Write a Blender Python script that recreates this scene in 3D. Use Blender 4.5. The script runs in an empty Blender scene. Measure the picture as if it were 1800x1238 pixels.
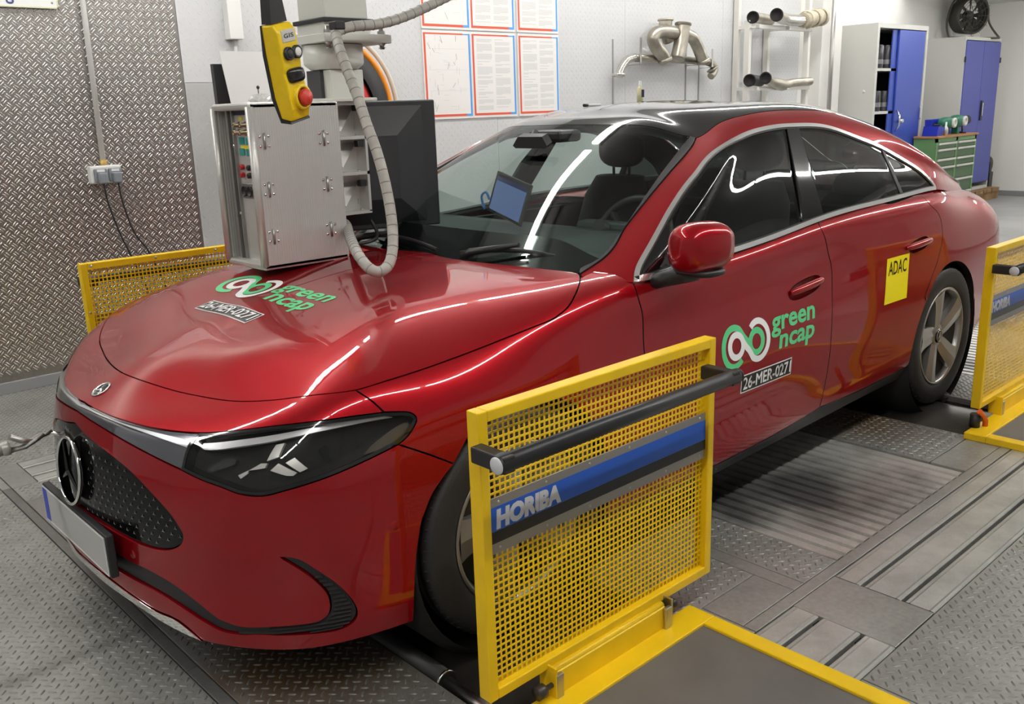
import bpy, bmesh, math, random
import numpy as np
from mathutils import Vector, Matrix
from mathutils.geometry import delaunay_2d_cdt
random.seed(7); RNG = np.random.default_rng(7)
PI = math.pi
SC = bpy.context.scene
COL = SC.collection

# ------------------------------------------------------------------ camera, light, exposure
cam_data = bpy.data.cameras.new('camera')
cam = bpy.data.objects.new('camera', cam_data); COL.objects.link(cam)
cam_data.sensor_width = 36.0
cam_data.lens = 1600.559 / 1800 * 36.0
cam_data.clip_start = 0.05
_R = ((0.7319222544, -0.6806118579, -0.0325163396), (-0.1988091852, -0.1676659471, -0.9655894770), (0.6517397650, 0.7132009738, -0.2580303269))
_C = (-0.70867571, -2.63002593, 1.45897834)
cam.matrix_world = Matrix(((_R[0][0], -_R[1][0], -_R[2][0], _C[0]), (_R[0][1], -_R[1][1], -_R[2][1], _C[1]), (_R[0][2], -_R[1][2], -_R[2][2], _C[2]), (0, 0, 0, 1)))
SC.camera = cam
SC.view_settings.view_transform = 'Standard'
SC.view_settings.look = 'None'
SC.view_settings.gamma = 1.0
SC.view_settings.use_curve_mapping = False
SC.view_settings.exposure = 0.0
world = bpy.data.worlds.new('world'); SC.world = world
world.use_nodes = True
world.node_tree.nodes['Background'].inputs[0].default_value = (0.9, 0.95, 1.0, 1)
world.node_tree.nodes['Background'].inputs[1].default_value = 0.05
SC.cycles.max_bounces = 8; SC.cycles.transparent_max_bounces = 16
SC.cycles.sample_clamp_indirect = 6.0
LAMP_POWER = 48.0          # emission of the fluorescent tubes' diffusers
CEIL = 3.55
LAMP_ROWS = (-2.45, 1.75)

# ------------------------------------------------------------------ helpers
MATS = {}
def mat(name, color=(0.5, 0.5, 0.5), rough=0.5, metal=0.0, coat=0.0, spec=0.5, emit=None, bump=None, mottle=None, alpha=None):
    """procedural principled material; mottle=(scale, amount) varies the colour, bump=(scale, strength) gives fine relief"""
    if name in MATS: return MATS[name]
    m = bpy.data.materials.new(name); m.use_nodes = True
    nt = m.node_tree; b = nt.nodes['Principled BSDF']
    b.inputs['Base Color'].default_value = (*color, 1)
    b.inputs['Roughness'].default_value = rough
    b.inputs['Metallic'].default_value = metal
    b.inputs['Specular IOR Level'].default_value = spec
    if coat:
        b.inputs['Coat Weight'].default_value = coat; b.inputs['Coat Roughness'].default_value = 0.015
    if emit:
        b.inputs['Emission Color'].default_value = (*emit[0], 1); b.inputs['Emission Strength'].default_value = emit[1]
    tc = nt.nodes.new('ShaderNodeTexCoord')
    if mottle:
        n = nt.nodes.new('ShaderNodeTexNoise'); n.inputs['Scale'].default_value = mottle[0]; n.inputs['Detail'].default_value = 6
        r = nt.nodes.new('ShaderNodeValToRGB')
        a = mottle[1]
        r.color_ramp.elements[0].position = 0.3; r.color_ramp.elements[1].position = 0.7
        r.color_ramp.elements[0].color = (*[c * (1 - a) for c in color], 1)
        r.color_ramp.elements[1].color = (*[min(1, c * (1 + a)) for c in color], 1)
        nt.links.new(tc.outputs['Object'], n.inputs['Vector']); nt.links.new(n.outputs['Fac'], r.inputs['Fac'])
        nt.links.new(r.outputs['Color'], b.inputs['Base Color'])
    if bump:
        n = nt.nodes.new('ShaderNodeTexNoise'); n.inputs['Scale'].default_value = bump[0]
        bp = nt.nodes.new('ShaderNodeBump'); bp.inputs['Strength'].default_value = bump[1]; bp.inputs['Distance'].default_value = 0.002
        nt.links.new(tc.outputs['Object'], n.inputs['Vector']); nt.links.new(n.outputs['Fac'], bp.inputs['Height']); nt.links.new(bp.outputs['Normal'], b.inputs['Normal'])
    MATS[name] = m
    return m
def glass_mat(name, tint, ior=1.5, gain=1.0):
    """thin pane: tinted see-through plus a mirror-like reflection"""
    if name in MATS: return MATS[name]
    m = bpy.data.materials.new(name); m.use_nodes = True
    nt = m.node_tree; nt.nodes.clear()
    o = nt.nodes.new('ShaderNodeOutputMaterial'); mx = nt.nodes.new('ShaderNodeMixShader')
    t = nt.nodes.new('ShaderNodeBsdfTransparent'); g = nt.nodes.new('ShaderNodeBsdfGlossy'); f = nt.nodes.new('ShaderNodeFresnel')
    t.inputs[0].default_value = (*tint, 1); g.inputs['Roughness'].default_value = 0.0
    gb = nt.nodes.new('ShaderNodeNewGeometry'); mi = nt.nodes.new('ShaderNodeMix'); mi.inputs['A'].default_value = ior; mi.inputs['B'].default_value = 1 / ior
    nt.links.new(gb.outputs['Backfacing'], mi.inputs['Factor']); nt.links.new(mi.outputs['Result'], f.inputs['IOR'])   # a thin pane mirrors alike from both sides
    mul = nt.nodes.new('ShaderNodeMath'); mul.operation = 'MULTIPLY'; mul.inputs[1].default_value = gain; mul.use_clamp = True
    nt.links.new(f.outputs[0], mul.inputs[0])
    nt.links.new(mul.outputs[0], mx.inputs[0]); nt.links.new(t.outputs[0], mx.inputs[1]); nt.links.new(g.outputs[0], mx.inputs[2]); nt.links.new(mx.outputs[0], o.inputs[0])
    MATS[name] = m
    return m

def empty(name, loc=(0, 0, 0), rz=0.0, label=None, cat=None, group=None, kind=None):
    o = bpy.data.objects.new(name, None); COL.objects.link(o); o.location = loc; o.rotation_euler = (0, 0, rz); o.empty_display_size = 0.1
    return tag(o, label, cat, group, kind)
def tag(o, label=None, cat=None, group=None, kind=None):
    if label: o['label'] = label
    if cat: o['category'] = cat
    if group: o['group'] = group
    if kind: o['kind'] = kind
    return o
def link(name, me, parent=None, label=None, cat=None, group=None, kind=None):
    o = bpy.data.objects.new(name, me); COL.objects.link(o)
    if parent is not None: o.parent = parent
    return tag(o, label, cat, group, kind)
class MB:
    """collects shapes into one mesh"""
    def __init__(s): s.v = []; s.f = []; s.sm = []; s.mi = []; s.cur = 0
    def add(s, vs, fs, smooth=False):
        o = len(s.v); s.v += [tuple(map(float, p)) for p in vs]
        s.f += [tuple(i + o for i in f) for f in fs]; s.sm += [smooth] * len(fs); s.mi += [s.cur] * len(fs); return s
    def box(s, a, b, M=None, bev=0.0):
        x0, y0, z0 = a; x1, y1, z1 = b
        if x0 > x1: x0, x1 = x1, x0
        if y0 > y1: y0, y1 = y1, y0
        if z0 > z1: z0, z1 = z1, z0
        if bev:
            bev = min(bev, (x1 - x0) * .45, (y1 - y0) * .45, (z1 - z0) * .45)
            bm = bmesh.new(); bmesh.ops.create_cube(bm, size=1)
            for v in bm.verts: v.co = Vector(((x0 + x1) / 2 + v.co.x * (x1 - x0), (y0 + y1) / 2 + v.co.y * (y1 - y0), (z0 + z1) / 2 + v.co.z * (z1 - z0)))
            bmesh.ops.bevel(bm, geom=bm.edges[:], offset=bev, segments=2, affect='EDGES', profile=0.5)
            bm.verts.index_update()
            vs = [v.co.copy() for v in bm.verts]; fs = [[v.index for v in f.verts] for f in bm.faces]; bm.free()
        else:
            vs = [Vector(p) for p in ((x0, y0, z0), (x1, y0, z0), (x1, y1, z0), (x0, y1, z0), (x0, y0, z1), (x1, y0, z1), (x1, y1, z1), (x0, y1, z1))]
            fs = [(0, 3, 2, 1), (4, 5, 6, 7), (0, 1, 5, 4), (1, 2, 6, 5), (2, 3, 7, 6), (3, 0, 4, 7)]
        if M is not None: vs = [M @ v for v in vs]
        return s.add(vs, fs)
    def tube(s, pts, r, n=10, cap=True, smooth=True):
        """sweep a circle along points; r is a number or one radius per point"""
        P = [Vector(p) for p in pts]; m = len(P)
        rr = r if isinstance(r, (list, tuple)) else [r] * m
        T = [(P[min(i + 1, m - 1)] - P[max(i - 1, 0)]).normalized() for i in range(m)]
        up = Vector((0, 0, 1)) if abs(T[0].z) < 0.9 else Vector((1, 0, 0))
        N = (up - T[0] * up.dot(T[0])).normalized()
        vs = []; fs = []
        for i in range(m):
            N = (N - T[i] * N.dot(T[i])).normalized(); B = T[i].cross(N)
            for k in range(n):
                a = 2 * PI * k / n
                vs.append(P[i] + (N * math.cos(a) + B * math.sin(a)) * rr[i])
        for i in range(m - 1):
            for k in range(n):
                k2 = (k + 1) % n
                fs.append((i * n + k, i * n + k2, (i + 1) * n + k2, (i + 1) * n + k))
        s.add(vs, fs, smooth)
        if cap:
            o = len(s.v) - len(vs)
            s.f += [tuple(o + k for k in reversed(range(n))), tuple(o + (m - 1) * n + k for k in range(n))]; s.sm += [False, False]; s.mi += [s.cur] * 2
        return s
    def lathe(s, prof, c, ax=(0, 0, 1), n=24, smooth=True, a0=0.0, a1=2 * PI):
        """profile (radius, height) turned round the axis through c"""
        ax = Vector(ax).normalized(); up = Vector((0, 0, 1)) if abs(ax.z) < 0.9 else Vector((1, 0, 0))
        e1 = (up - ax * up.dot(ax)).normalized(); e2 = ax.cross(e1); c = Vector(c)
        full = abs(a1 - a0 - 2 * PI) < 1e-6; m = n if full else n + 1
        vs = []; fs = []
        for r, h in prof:
            for k in range(m):
                a = a0 + (a1 - a0) * k / n
                vs.append(c + ax * h + (e1 * math.cos(a) + e2 * math.sin(a)) * r)
        for i in range(len(prof) - 1):
            for k in range(n):
                k2 = (k + 1) % m
                fs.append((i * m + k, i * m + k2, (i + 1) * m + k2, (i + 1) * m + k))
        return s.add(vs, fs, smooth)
    def cyl(s, a, b, r, n=16):
        return s.tube([a, b], r, n)
    def prism(s, poly, d, M=None):
        """flat outline (list of 3D points) pushed along the vector d"""
        d = Vector(d); n = len(poly); P = [Vector(p) for p in poly]
        vs = P + [p + d for p in P]
        fs = [tuple(reversed(range(n))), tuple(range(n, 2 * n))] + [(k, (k + 1) % n, n + (k + 1) % n, n + k) for k in range(n)]
        if M is not None: vs = [M @ v for v in vs]
        return s.add(vs, fs)
    def mesh(s, name, *ms):
        me = bpy.data.meshes.new(name); me.from_pydata(s.v, [], s.f)
        me.polygons.foreach_set('use_smooth', s.sm)
        for m in ms: me.materials.append(m)
        if len(ms) > 1: me.polygons.foreach_set('material_index', s.mi)
        me.update(); return me
    def obj(s, name, m, parent=None, label=None, cat=None, group=None, kind=None, fix=True):
        ms = m if isinstance(m, (list, tuple)) else [m]
        me = s.mesh(name, *ms)
        if fix:
            bm = bmesh.new(); bm.from_mesh(me); bmesh.ops.recalc_face_normals(bm, faces=bm.faces); bm.to_mesh(me); bm.free()
        return link(name, me, parent, label, cat, group, kind)
def smooth_path(pts, step=None, k=8, closed=False):
    """Catmull-Rom through points (any dimension)"""
    P = [np.array(p, float) for p in pts]; out = []
    n = len(P)
    if n < 3: return [tuple(p) for p in P]
    for i in range(n if closed else n - 1):
        if closed: a, b, c, d = P[i - 1], P[i], P[(i + 1) % n], P[(i + 2) % n]
        else: a, b, c, d = P[max(i - 1, 0)], P[i], P[i + 1], P[min(i + 2, n - 1)]
        kk = k if step is None else max(1, int(math.ceil(np.linalg.norm(c - b) / step)))
        for j in range(kk):
            t = j / kk
            out.append(tuple(0.5 * (2 * b + (c - a) * t + (2 * a - 5 * b + 4 * c - d) * t * t + (3 * b - a - 3 * c + d) * t ** 3)))
    if not closed: out.append(tuple(P[-1]))
    return out
def copy_tree(o, parent=None):
    c = o.copy(); COL.objects.link(c); c.parent = parent
    for ch in list(o.children): copy_tree(ch, c)
    return c
_TXT = {}
def text_mesh(s, bold=0.0, shear=0.0, space=1.0):
    """2D verts and faces of a line of lettering, cap height 1, starting at x = 0"""
    key = (s, bold, shear, space)
    if key in _TXT: return _TXT[key]
    cu = bpy.data.curves.new('lettering', 'FONT'); cu.body = s; cu.size = 1.0; cu.resolution_u = 3; cu.offset = bold; cu.shear = shear; cu.space_character = space
    o = bpy.data.objects.new('lettering', cu); COL.objects.link(o)
    dg = bpy.context.evaluated_depsgraph_get(); dg.update()
    me = bpy.data.meshes.new_from_object(o.evaluated_get(dg))
    v = np.array([p.co[:2] for p in me.vertices]); f = [tuple(p.vertices) for p in me.polygons]
    bpy.data.objects.remove(o); bpy.data.curves.remove(cu); bpy.data.meshes.remove(me)
    v[:, 0] -= v[:, 0].min()
    if s != 'H': v /= text_mesh('H')[0][:, 1].max()
    _TXT[key] = (v, f)
    return v, f

# ------------------------------------------------------------------ smooth surfaces for the car body
def nspline(t, Y):
    n = len(t); h = np.diff(t); A = np.zeros((n, n)); b = np.zeros((n,) + Y.shape[1:])
    A[0, 0] = A[-1, -1] = 1
    for i in range(1, n - 1):
        A[i, i - 1] = h[i - 1]; A[i, i] = 2 * (h[i - 1] + h[i]); A[i, i + 1] = h[i]
        b[i] = 6 * ((Y[i + 1] - Y[i]) / h[i] - (Y[i] - Y[i - 1]) / h[i - 1])
    return np.linalg.solve(A, b.reshape(n, -1)).reshape(Y.shape)
class Surf:
    """rows x columns table of (x, half width, z); mirrored across y = 0 past both column ends and past the last row"""
    def __init__(s, T):
        T = np.array(T, float); fl = np.array([1, -1, 1.0]); nr, nc = T.shape[:2]
        ext = np.concatenate([T[:, 2:0:-1] * fl, T, T[:, -2:-4:-1] * fl], 1)
        ext = np.concatenate([ext, ext[-2:-4:-1] * fl], 0)
        s.T = ext
        du = np.linalg.norm(np.diff(ext[:nr], axis=1), axis=2).mean(0)
        s.tu = np.concatenate([[0], np.cumsum(np.maximum(du, .05))])
        wv = np.linalg.norm(np.diff(ext, axis=0), axis=2)[:, 2:2 + nc].mean(1)
        s.tv = np.concatenate([[0], np.cumsum(np.maximum(wv, .02))])
        s.tu -= s.tu[2]
        s.u1 = s.tu[1 + nc]; s.v1 = s.tv[nr - 1]; s.uk = s.tu[2:2 + nc]; s.vk = s.tv[:nr]
        s.Mu = nspline(s.tu, np.eye(len(s.tu))); s.Mv = nspline(s.tv, np.eye(len(s.tv)))
    def w(s, t, M, x):
        n = len(t); I = np.eye(n); k = np.clip(np.searchsorted(t, x, side='right') - 1, 0, n - 2)
        h = t[k + 1] - t[k]; a = (t[k + 1] - x) / h; b = (x - t[k]) / h
        return a[:, None] * I[k] + b[:, None] * I[k + 1] + ((a ** 3 - a) * h * h / 6)[:, None] * M[k] + ((b ** 3 - b) * h * h / 6)[:, None] * M[k + 1]
    def __call__(s, q):
        q = np.asarray(q, float).reshape(-1, 2)
        p = np.einsum('kr,rcd,kc->kd', s.w(s.tv, s.Mv, q[:, 1]), s.T, s.w(s.tu, s.Mu, q[:, 0])); p[:, 1] *= -1
        return p
    def frame(s, q, e=2e-4):
        q = np.asarray(q, float).reshape(-1, 2)
        du = (s(q + [e, 0]) - s(q - [e, 0])) / (2 * e); dv = (s(q + [0, e]) - s(q - [0, e])) / (2 * e)
        n = np.cross(du, dv); n /= np.linalg.norm(n, axis=1)[:, None] + 1e-12
        return du, dv, n
def resample(segs, step):
    """outline of smooth runs that meet at corners -> closed polyline"""
    out = []
    for sg in segs:
        out += smooth_path(sg, step)[:-1] if len(sg) > 2 else [tuple(np.array(sg[0]) * (1 - t) + np.array(sg[1]) * t) for t in np.arange(0, 1, 1 / max(1, math.ceil(math.dist(sg[0], sg[1]) / step)))]
    o2 = [out[0]]
    for p in out[1:]:
        if math.dist(p, o2[-1]) > step * .25: o2.append(p)
    if math.dist(o2[-1], o2[0]) < step * .25: o2.pop()
    return np.array(o2)
def inside(poly, q):
    q = np.asarray(q); x, y = q[:, 0], q[:, 1]; r = np.zeros(len(q), bool); n = len(poly)
    for i in range(n):
        x1, y1 = poly[i]; x2, y2 = poly[(i + 1) % n]
        if y1 == y2: continue
        r ^= ((y1 > y) != (y2 > y)) & (x < (x2 - x1) * (y - y1) / (y2 - y1) + x1)
    return r
def area(p):
    return .5 * np.sum(p[:, 0] * np.roll(p[:, 1], -1) - np.roll(p[:, 0], -1) * p[:, 1])
def inset_uv(S, poly, d, seam=True):
    """moves a counter-clockwise outline inwards by d metres on the surface; points on a mirror seam stay on it"""
    q = poly.copy(); du, dv, n = S.frame(poly); P = S(poly)
    t = np.roll(P, -1, 0) - np.roll(P, 1, 0); t /= np.linalg.norm(t, axis=1)[:, None] + 1e-12
    m = np.cross(n, t) * d
    a = np.einsum('ij,ij->i', du, du); b = np.einsum('ij,ij->i', du, dv); c = np.einsum('ij,ij->i', dv, dv)
    e = np.einsum('ij,ij->i', du, m); g = np.einsum('ij,ij->i', dv, m); det = a * c - b * b + 1e-12
    st = np.stack([(c * e - b * g) / det, (a * g - b * e) / det], 1)
    st = np.clip(st, -3 * abs(d), 3 * abs(d))
    if seam:
        su = (np.abs(poly[:, 0]) < 1e-5) | (np.abs(poly[:, 0] - S.u1) < 1e-5); sv = np.abs(poly[:, 1] - S.v1) < 1e-5
        st[su, 0] = 0; st[sv, 1] = 0
    return q + st
def clip_line(poly, a, b):
    """keeps the part of the polygon on the left of the line a -> b"""
    a = np.array(a); b = np.array(b); d = b - a; out = []
    sd = (poly[:, 1] - a[1]) * d[0] - (poly[:, 0] - a[0]) * d[1]
    n = len(poly)
    for i in range(n):
        j = (i + 1) % n
        if sd[i] >= 0: out.append(poly[i])
        if (sd[i] >= 0) != (sd[j] >= 0):
            t = sd[i] / (sd[i] - sd[j]); out.append(poly[i] + (poly[j] - poly[i]) * t)
    return np.array(out)
def patch(S, poly, holes=(), h=.025, off=0.0, flange=.012, inset=.002):
    """cuts the outline out of the surface: verts, faces, per-corner normals of a skin with turned-in edges"""
    poly = np.array(poly)
    if area(poly) < 0: poly = poly[::-1]
    if inset: poly = inset_uv(S, poly, inset)
    hs = []
    for q in holes:
        q = np.array(q)
        if area(q) > 0: q = q[::-1]
        hs.append(inset_uv(S, q, inset) if inset else q)
    loops = [poly] + hs
    allb = np.concatenate(loops)
    lo, hi = poly.min(0), poly.max(0)
    gx, gy = np.meshgrid(np.arange(lo[0] + h / 2, hi[0], h), np.arange(lo[1] + h / 2, hi[1], h)); g = np.stack([gx.ravel(), gy.ravel()], 1)
    if len(g):
        ok = inside(poly, g)
        for q in hs: ok &= ~inside(q, g)
        g = g[ok]
    if len(g):
        keep = np.ones(len(g), bool)
        for L in loops:
            A = L; Bv = np.roll(L, -1, 0)
            for k in range(0, len(g), 2000):
                x = g[k:k + 2000][:, None]; ab = (Bv - A)[None]; t = np.clip(((x - A) * ab).sum(2) / ((ab * ab).sum(2) + 1e-15), 0, 1)
                dd = np.linalg.norm(A + ab * t[..., None] - x, axis=2).min(1); keep[k:k + 2000] &= dd > h * .4
        g = g[keep]
    edges = []; o = 0
    for L in loops:
        n = len(L); edges += [(o + i, o + (i + 1) % n) for i in range(n)]; o += n
    pts = np.concatenate([allb, g]) if len(g) else allb
    r = delaunay_2d_cdt([Vector(p) for p in pts], edges, [], 0, 1e-7)
    uv = np.array([(p[0], p[1]) for p in r[0]]); tri = np.array([t for t in r[2] if len(t) == 3])
    c = uv[tri].mean(1); ok = inside(poly, c)
    for q in hs: ok &= ~inside(q, c)
    tri = tri[ok]
    ar = (uv[tri[:, 1], 0] - uv[tri[:, 0], 0]) * (uv[tri[:, 2], 1] - uv[tri[:, 0], 1]) - (uv[tri[:, 2], 0] - uv[tri[:, 0], 0]) * (uv[tri[:, 1], 1] - uv[tri[:, 0], 1])
    tri[ar < 0] = tri[ar < 0][:, ::-1]
    P = S(uv); N = S.frame(uv)[2]
    P = P + N * off
    verts = P.tolist(); faces = tri.tolist(); nor = [N[i] for t in faces for i in t]
    if flange:
        for L in loops:
            n = len(L)
            on = (np.abs(L[:, 0]) < 1e-5) | (np.abs(L[:, 0] - S.u1) < 1e-5)
            ov = np.abs(L[:, 1] - S.v1) < 1e-5
            Pl = S(L); Nl = S.frame(L)[2]; top = Pl + Nl * off; bot = top - Nl * flange
            o = len(verts); verts += top.tolist() + bot.tolist()
            for i in range(n):
                j = (i + 1) % n
                if (on[i] and on[j]) or (ov[i] and ov[j]): continue
                faces.append([o + i, o + n + i, o + n + j, o + j])
                fn = np.cross(bot[i] - top[i], top[j] - top[i]); fn = fn / (np.linalg.norm(fn) + 1e-12)
                nor += [fn] * 4
    return np.array(verts), faces, np.array(nor)
def skin_mesh(name, V, F, N, mirror=False, both=False, m=None, m2=None):
    V = np.asarray(V, float)
    if mirror or both:
        V2 = V * [1, -1, 1]; F2 = [list(reversed(f)) for f in F]
        N2 = []; k = 0
        for f in F:
            N2 += [N[k + i] * np.array([1, -1, 1]) for i in reversed(range(len(f)))]; k += len(f)
        N2 = np.array(N2)
        if both:
            o = len(V); V = np.concatenate([V, V2]); F = list(F) + [[i + o for i in f] for f in F2]; N = np.concatenate([N, N2])
        else: V, F, N = V2, F2, N2
    me = bpy.data.meshes.new(name); me.from_pydata(V.tolist(), [], F)
    me.polygons.foreach_set('use_smooth', [True] * len(me.polygons))
    me.normals_split_custom_set([tuple(x) for x in N])
    if m: me.materials.append(m)
    if m2: me.materials.append(m2); me.polygons.foreach_set('material_index', [int(len(f) == 4) for f in F])   # black turned-in edges stand in for the shade in the panel gaps
    me.update()
    return me
def panel(name, parent, m, S, poly, holes=(), side='both', label=None, **k):
    """side: 'sym' one mesh across the centre line, 'both' a left and a right object, 'near' only the left flank"""
    V, F, N = patch(S, poly, holes, **k)
    if side == 'sym': return link(name, skin_mesh(name, V, F, N, both=True, m=m), parent, label)
    o = link(name, skin_mesh(name, V, F, N, m=m), parent, label)
    if side == 'both': link(name, skin_mesh(name, V, F, N, mirror=True, m=m), parent, label)
    return o
# ------------------------------------------------------------------ materials
def paint(name, col):
    if name in MATS: return MATS[name]
    m = mat(name, col, rough=0.36, metal=0.5, coat=1.0)
    m.node_tree.nodes['Principled BSDF'].inputs['Coat Roughness'].default_value = 0.01
    m.node_tree.nodes['Principled BSDF'].inputs['Specular IOR Level'].default_value = 0.0
    return m
RED = paint('red_metallic_paint', (0.32, 0.0035, 0.009))
BLACKGLOSS = mat('black_gloss', (0.006, 0.006, 0.007), rough=0.06, coat=0.5)
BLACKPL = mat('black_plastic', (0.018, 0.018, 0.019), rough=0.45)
DARK = mat('dark_lining', (0.008, 0.008, 0.008), rough=0.9)
RUBBER = mat('tyre_rubber', (0.022, 0.022, 0.023), rough=0.6, bump=(60, .05))
CHROME = mat('chrome', (0.82, 0.82, 0.82), rough=0.08, metal=1.0)
SATIN = mat('satin_chrome', (0.95, 0.95, 0.94), rough=0.24, metal=0.85)
GLASS = glass_mat('window_glass', (0.70, 0.79, 0.76), 1.5)
SIDEGLASS = glass_mat('side_glass', (0.66, 0.73, 0.70), 1.55)
PRIVGLASS = glass_mat('dark_rear_glass', (0.06, 0.07, 0.07), 1.52)
LENS = glass_mat('lamp_lens', (0.9, 0.9, 0.9), 1.5)
ALLOY = mat('machined_alloy', (0.40, 0.39, 0.375), rough=0.30, metal=0.85)
STEEL = mat('bare_steel', (0.50, 0.49, 0.47), rough=0.32, metal=1.0, bump=(90, .05))
WHITE = mat('white_plastic', (0.8, 0.8, 0.78), rough=0.4)
LINING = mat('charcoal_cloth', (0.010, 0.010, 0.011), rough=0.8)
DASH = mat('dashboard_plastic', (0.035, 0.045, 0.046), rough=0.6)
YELLOW = mat('yellow_powder_coat', (0.92, 0.60, 0.008), rough=0.35, mottle=(9, .06))
YELLOWFLAT = mat('yellow_vinyl', (0.98, 0.82, 0.01), rough=0.35)
GREENV = mat('green_vinyl', (0.12, 0.68, 0.28), rough=0.3)
WHITEV = mat('white_vinyl', (0.95, 0.95, 0.95), rough=0.3)
BLACKV = mat('black_vinyl', (0.012, 0.012, 0.012), rough=0.3)
GREYV = mat('grey_vinyl', (0.06, 0.06, 0.065), rough=0.25)
BLUEV = mat('blue_vinyl', (0.012, 0.10, 0.45), rough=0.35)
LETTERV = mat('pale_grey_vinyl', (0.62, 0.63, 0.65), rough=0.35)
# ------------------------------------------------------------------ car body shape: control tables (x, half width, z) and panel outlines on them
BODY = Surf([[[-0.005,0.0,0.205],[0.018,0.25,0.19],[0.085,0.5,0.155],[0.16,0.655,0.15],[0.27,0.78,0.163],[0.49,0.885,0.183],[0.885,0.885,0.17],[1.3,0.875,0.165],[1.9,0.87,0.172],[2.5,0.87,0.185],[3.1,0.87,0.197],[3.68,0.87,0.205],[4.15,0.84,0.22],[4.46,0.71,0.24],[4.58,0.5,0.25],[4.64,0.25,0.25],[4.65,0.0,0.25]],[[-0.014,0.0,0.25],[0.012,0.25,0.235],[0.085,0.51,0.205],[0.165,0.67,0.205],[0.28,0.795,0.222],[0.495,0.895,0.237],[0.885,0.905,0.24],[1.3,0.9,0.228],[1.9,0.9,0.228],[2.5,0.9,0.243],[3.1,0.9,0.258],[3.68,0.895,0.265],[4.15,0.865,0.28],[4.5,0.74,0.3],[4.63,0.5,0.31],[4.68,0.25,0.31],[4.69,0.0,0.31]],[[-0.008,0.0,0.335],[0.018,0.25,0.33],[0.092,0.51,0.31],[0.178,0.68,0.308],[0.295,0.805,0.312],[0.498,0.9,0.318],[0.885,0.922,0.34],[1.3,0.912,0.335],[1.9,0.912,0.335],[2.5,0.912,0.345],[3.1,0.914,0.355],[3.68,0.92,0.36],[4.15,0.882,0.375],[4.545,0.76,0.39],[4.67,0.52,0.4],[4.72,0.25,0.4],[4.73,0.0,0.4]],[[-0.01,0.0,0.45],[0.018,0.25,0.445],[0.095,0.51,0.425],[0.183,0.685,0.42],[0.3,0.81,0.42],[0.502,0.9,0.425],[0.885,0.928,0.46],[1.3,0.92,0.45],[1.9,0.922,0.45],[2.5,0.922,0.455],[3.1,0.923,0.465],[3.68,0.928,0.47],[4.15,0.893,0.475],[4.57,0.77,0.485],[4.695,0.53,0.49],[4.74,0.25,0.49],[4.75,0.0,0.49]],[[0.002,0.0,0.56],[0.029,0.25,0.55],[0.105,0.51,0.525],[0.19,0.685,0.52],[0.308,0.808,0.525],[0.508,0.893,0.545],[0.885,0.928,0.59],[1.3,0.924,0.575],[1.9,0.926,0.57],[2.5,0.926,0.575],[3.1,0.926,0.58],[3.68,0.93,0.585],[4.15,0.897,0.58],[4.58,0.775,0.585],[4.7,0.53,0.59],[4.745,0.25,0.59],[4.755,0.0,0.59]],[[0.028,0.0,0.672],[0.055,0.25,0.66],[0.128,0.51,0.625],[0.205,0.683,0.61],[0.32,0.8,0.62],[0.52,0.882,0.655],[0.885,0.912,0.695],[1.3,0.914,0.69],[1.9,0.916,0.69],[2.5,0.916,0.7],[3.1,0.915,0.705],[3.68,0.917,0.705],[4.15,0.892,0.7],[4.575,0.772,0.7],[4.69,0.53,0.7],[4.735,0.25,0.7],[4.745,0.0,0.7]],[[0.056,0.0,0.7],[0.085,0.25,0.695],[0.165,0.505,0.692],[0.255,0.672,0.705],[0.37,0.778,0.722],[0.555,0.855,0.742],[0.885,0.88,0.775],[1.3,0.893,0.8],[1.9,0.895,0.82],[2.5,0.893,0.845],[3.1,0.898,0.865],[3.68,0.894,0.865],[4.15,0.862,0.845],[4.55,0.757,0.83],[4.66,0.52,0.83],[4.7,0.25,0.83],[4.71,0.0,0.83]],[[0.172,0.0,0.757],[0.212,0.25,0.749],[0.282,0.5,0.756],[0.365,0.672,0.781],[0.45,0.757,0.8],[0.6,0.797,0.818],[0.885,0.818,0.852],[1.3,0.858,0.915],[1.9,0.875,0.945],[2.5,0.866,0.99],[3.1,0.848,1.014],[3.68,0.815,1.017],[4.12,0.745,0.985],[4.47,0.66,0.945],[4.585,0.46,0.95],[4.625,0.23,0.955],[4.635,0.0,0.955]],[[0.3,0.0,0.812],[0.325,0.2,0.812],[0.38,0.38,0.826],[0.46,0.5,0.848],[0.55,0.56,0.872],[0.68,0.585,0.903],[0.92,0.615,0.928],[1.3,0.65,0.958],[1.9,0.62,0.95],[2.5,0.6,0.95],[3.1,0.6,0.95],[3.68,0.58,0.96],[4.1,0.53,0.985],[4.4,0.44,0.99],[4.5,0.32,0.995],[4.54,0.17,0.995],[4.55,0.0,0.995]],[[0.48,0.0,0.868],[0.495,0.1,0.868],[0.53,0.19,0.873],[0.58,0.25,0.885],[0.65,0.285,0.902],[0.76,0.3,0.922],[0.94,0.315,0.944],[1.3,0.32,0.968],[1.9,0.31,0.95],[2.5,0.3,0.95],[3.1,0.3,0.95],[3.68,0.29,0.96],[4.08,0.26,0.985],[4.3,0.22,0.995],[4.38,0.16,1.0],[4.41,0.08,1.0],[4.42,0.0,1.0]],[[0.7,0.0,0.916],[0.71,0.0,0.9175],[0.735,0.0,0.921],[0.765,0.0,0.9255],[0.805,0.0,0.931],[0.87,0.0,0.939],[0.99,0.0,0.951],[1.3,0.0,0.966],[1.9,0.0,0.95],[2.5,0.0,0.95],[3.1,0.0,0.95],[3.68,0.0,0.96],[4.05,0.0,0.985],[4.22,0.0,0.995],[4.28,0.0,0.998],[4.3,0.0,0.999],[4.31,0.0,1.0]]])
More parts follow.
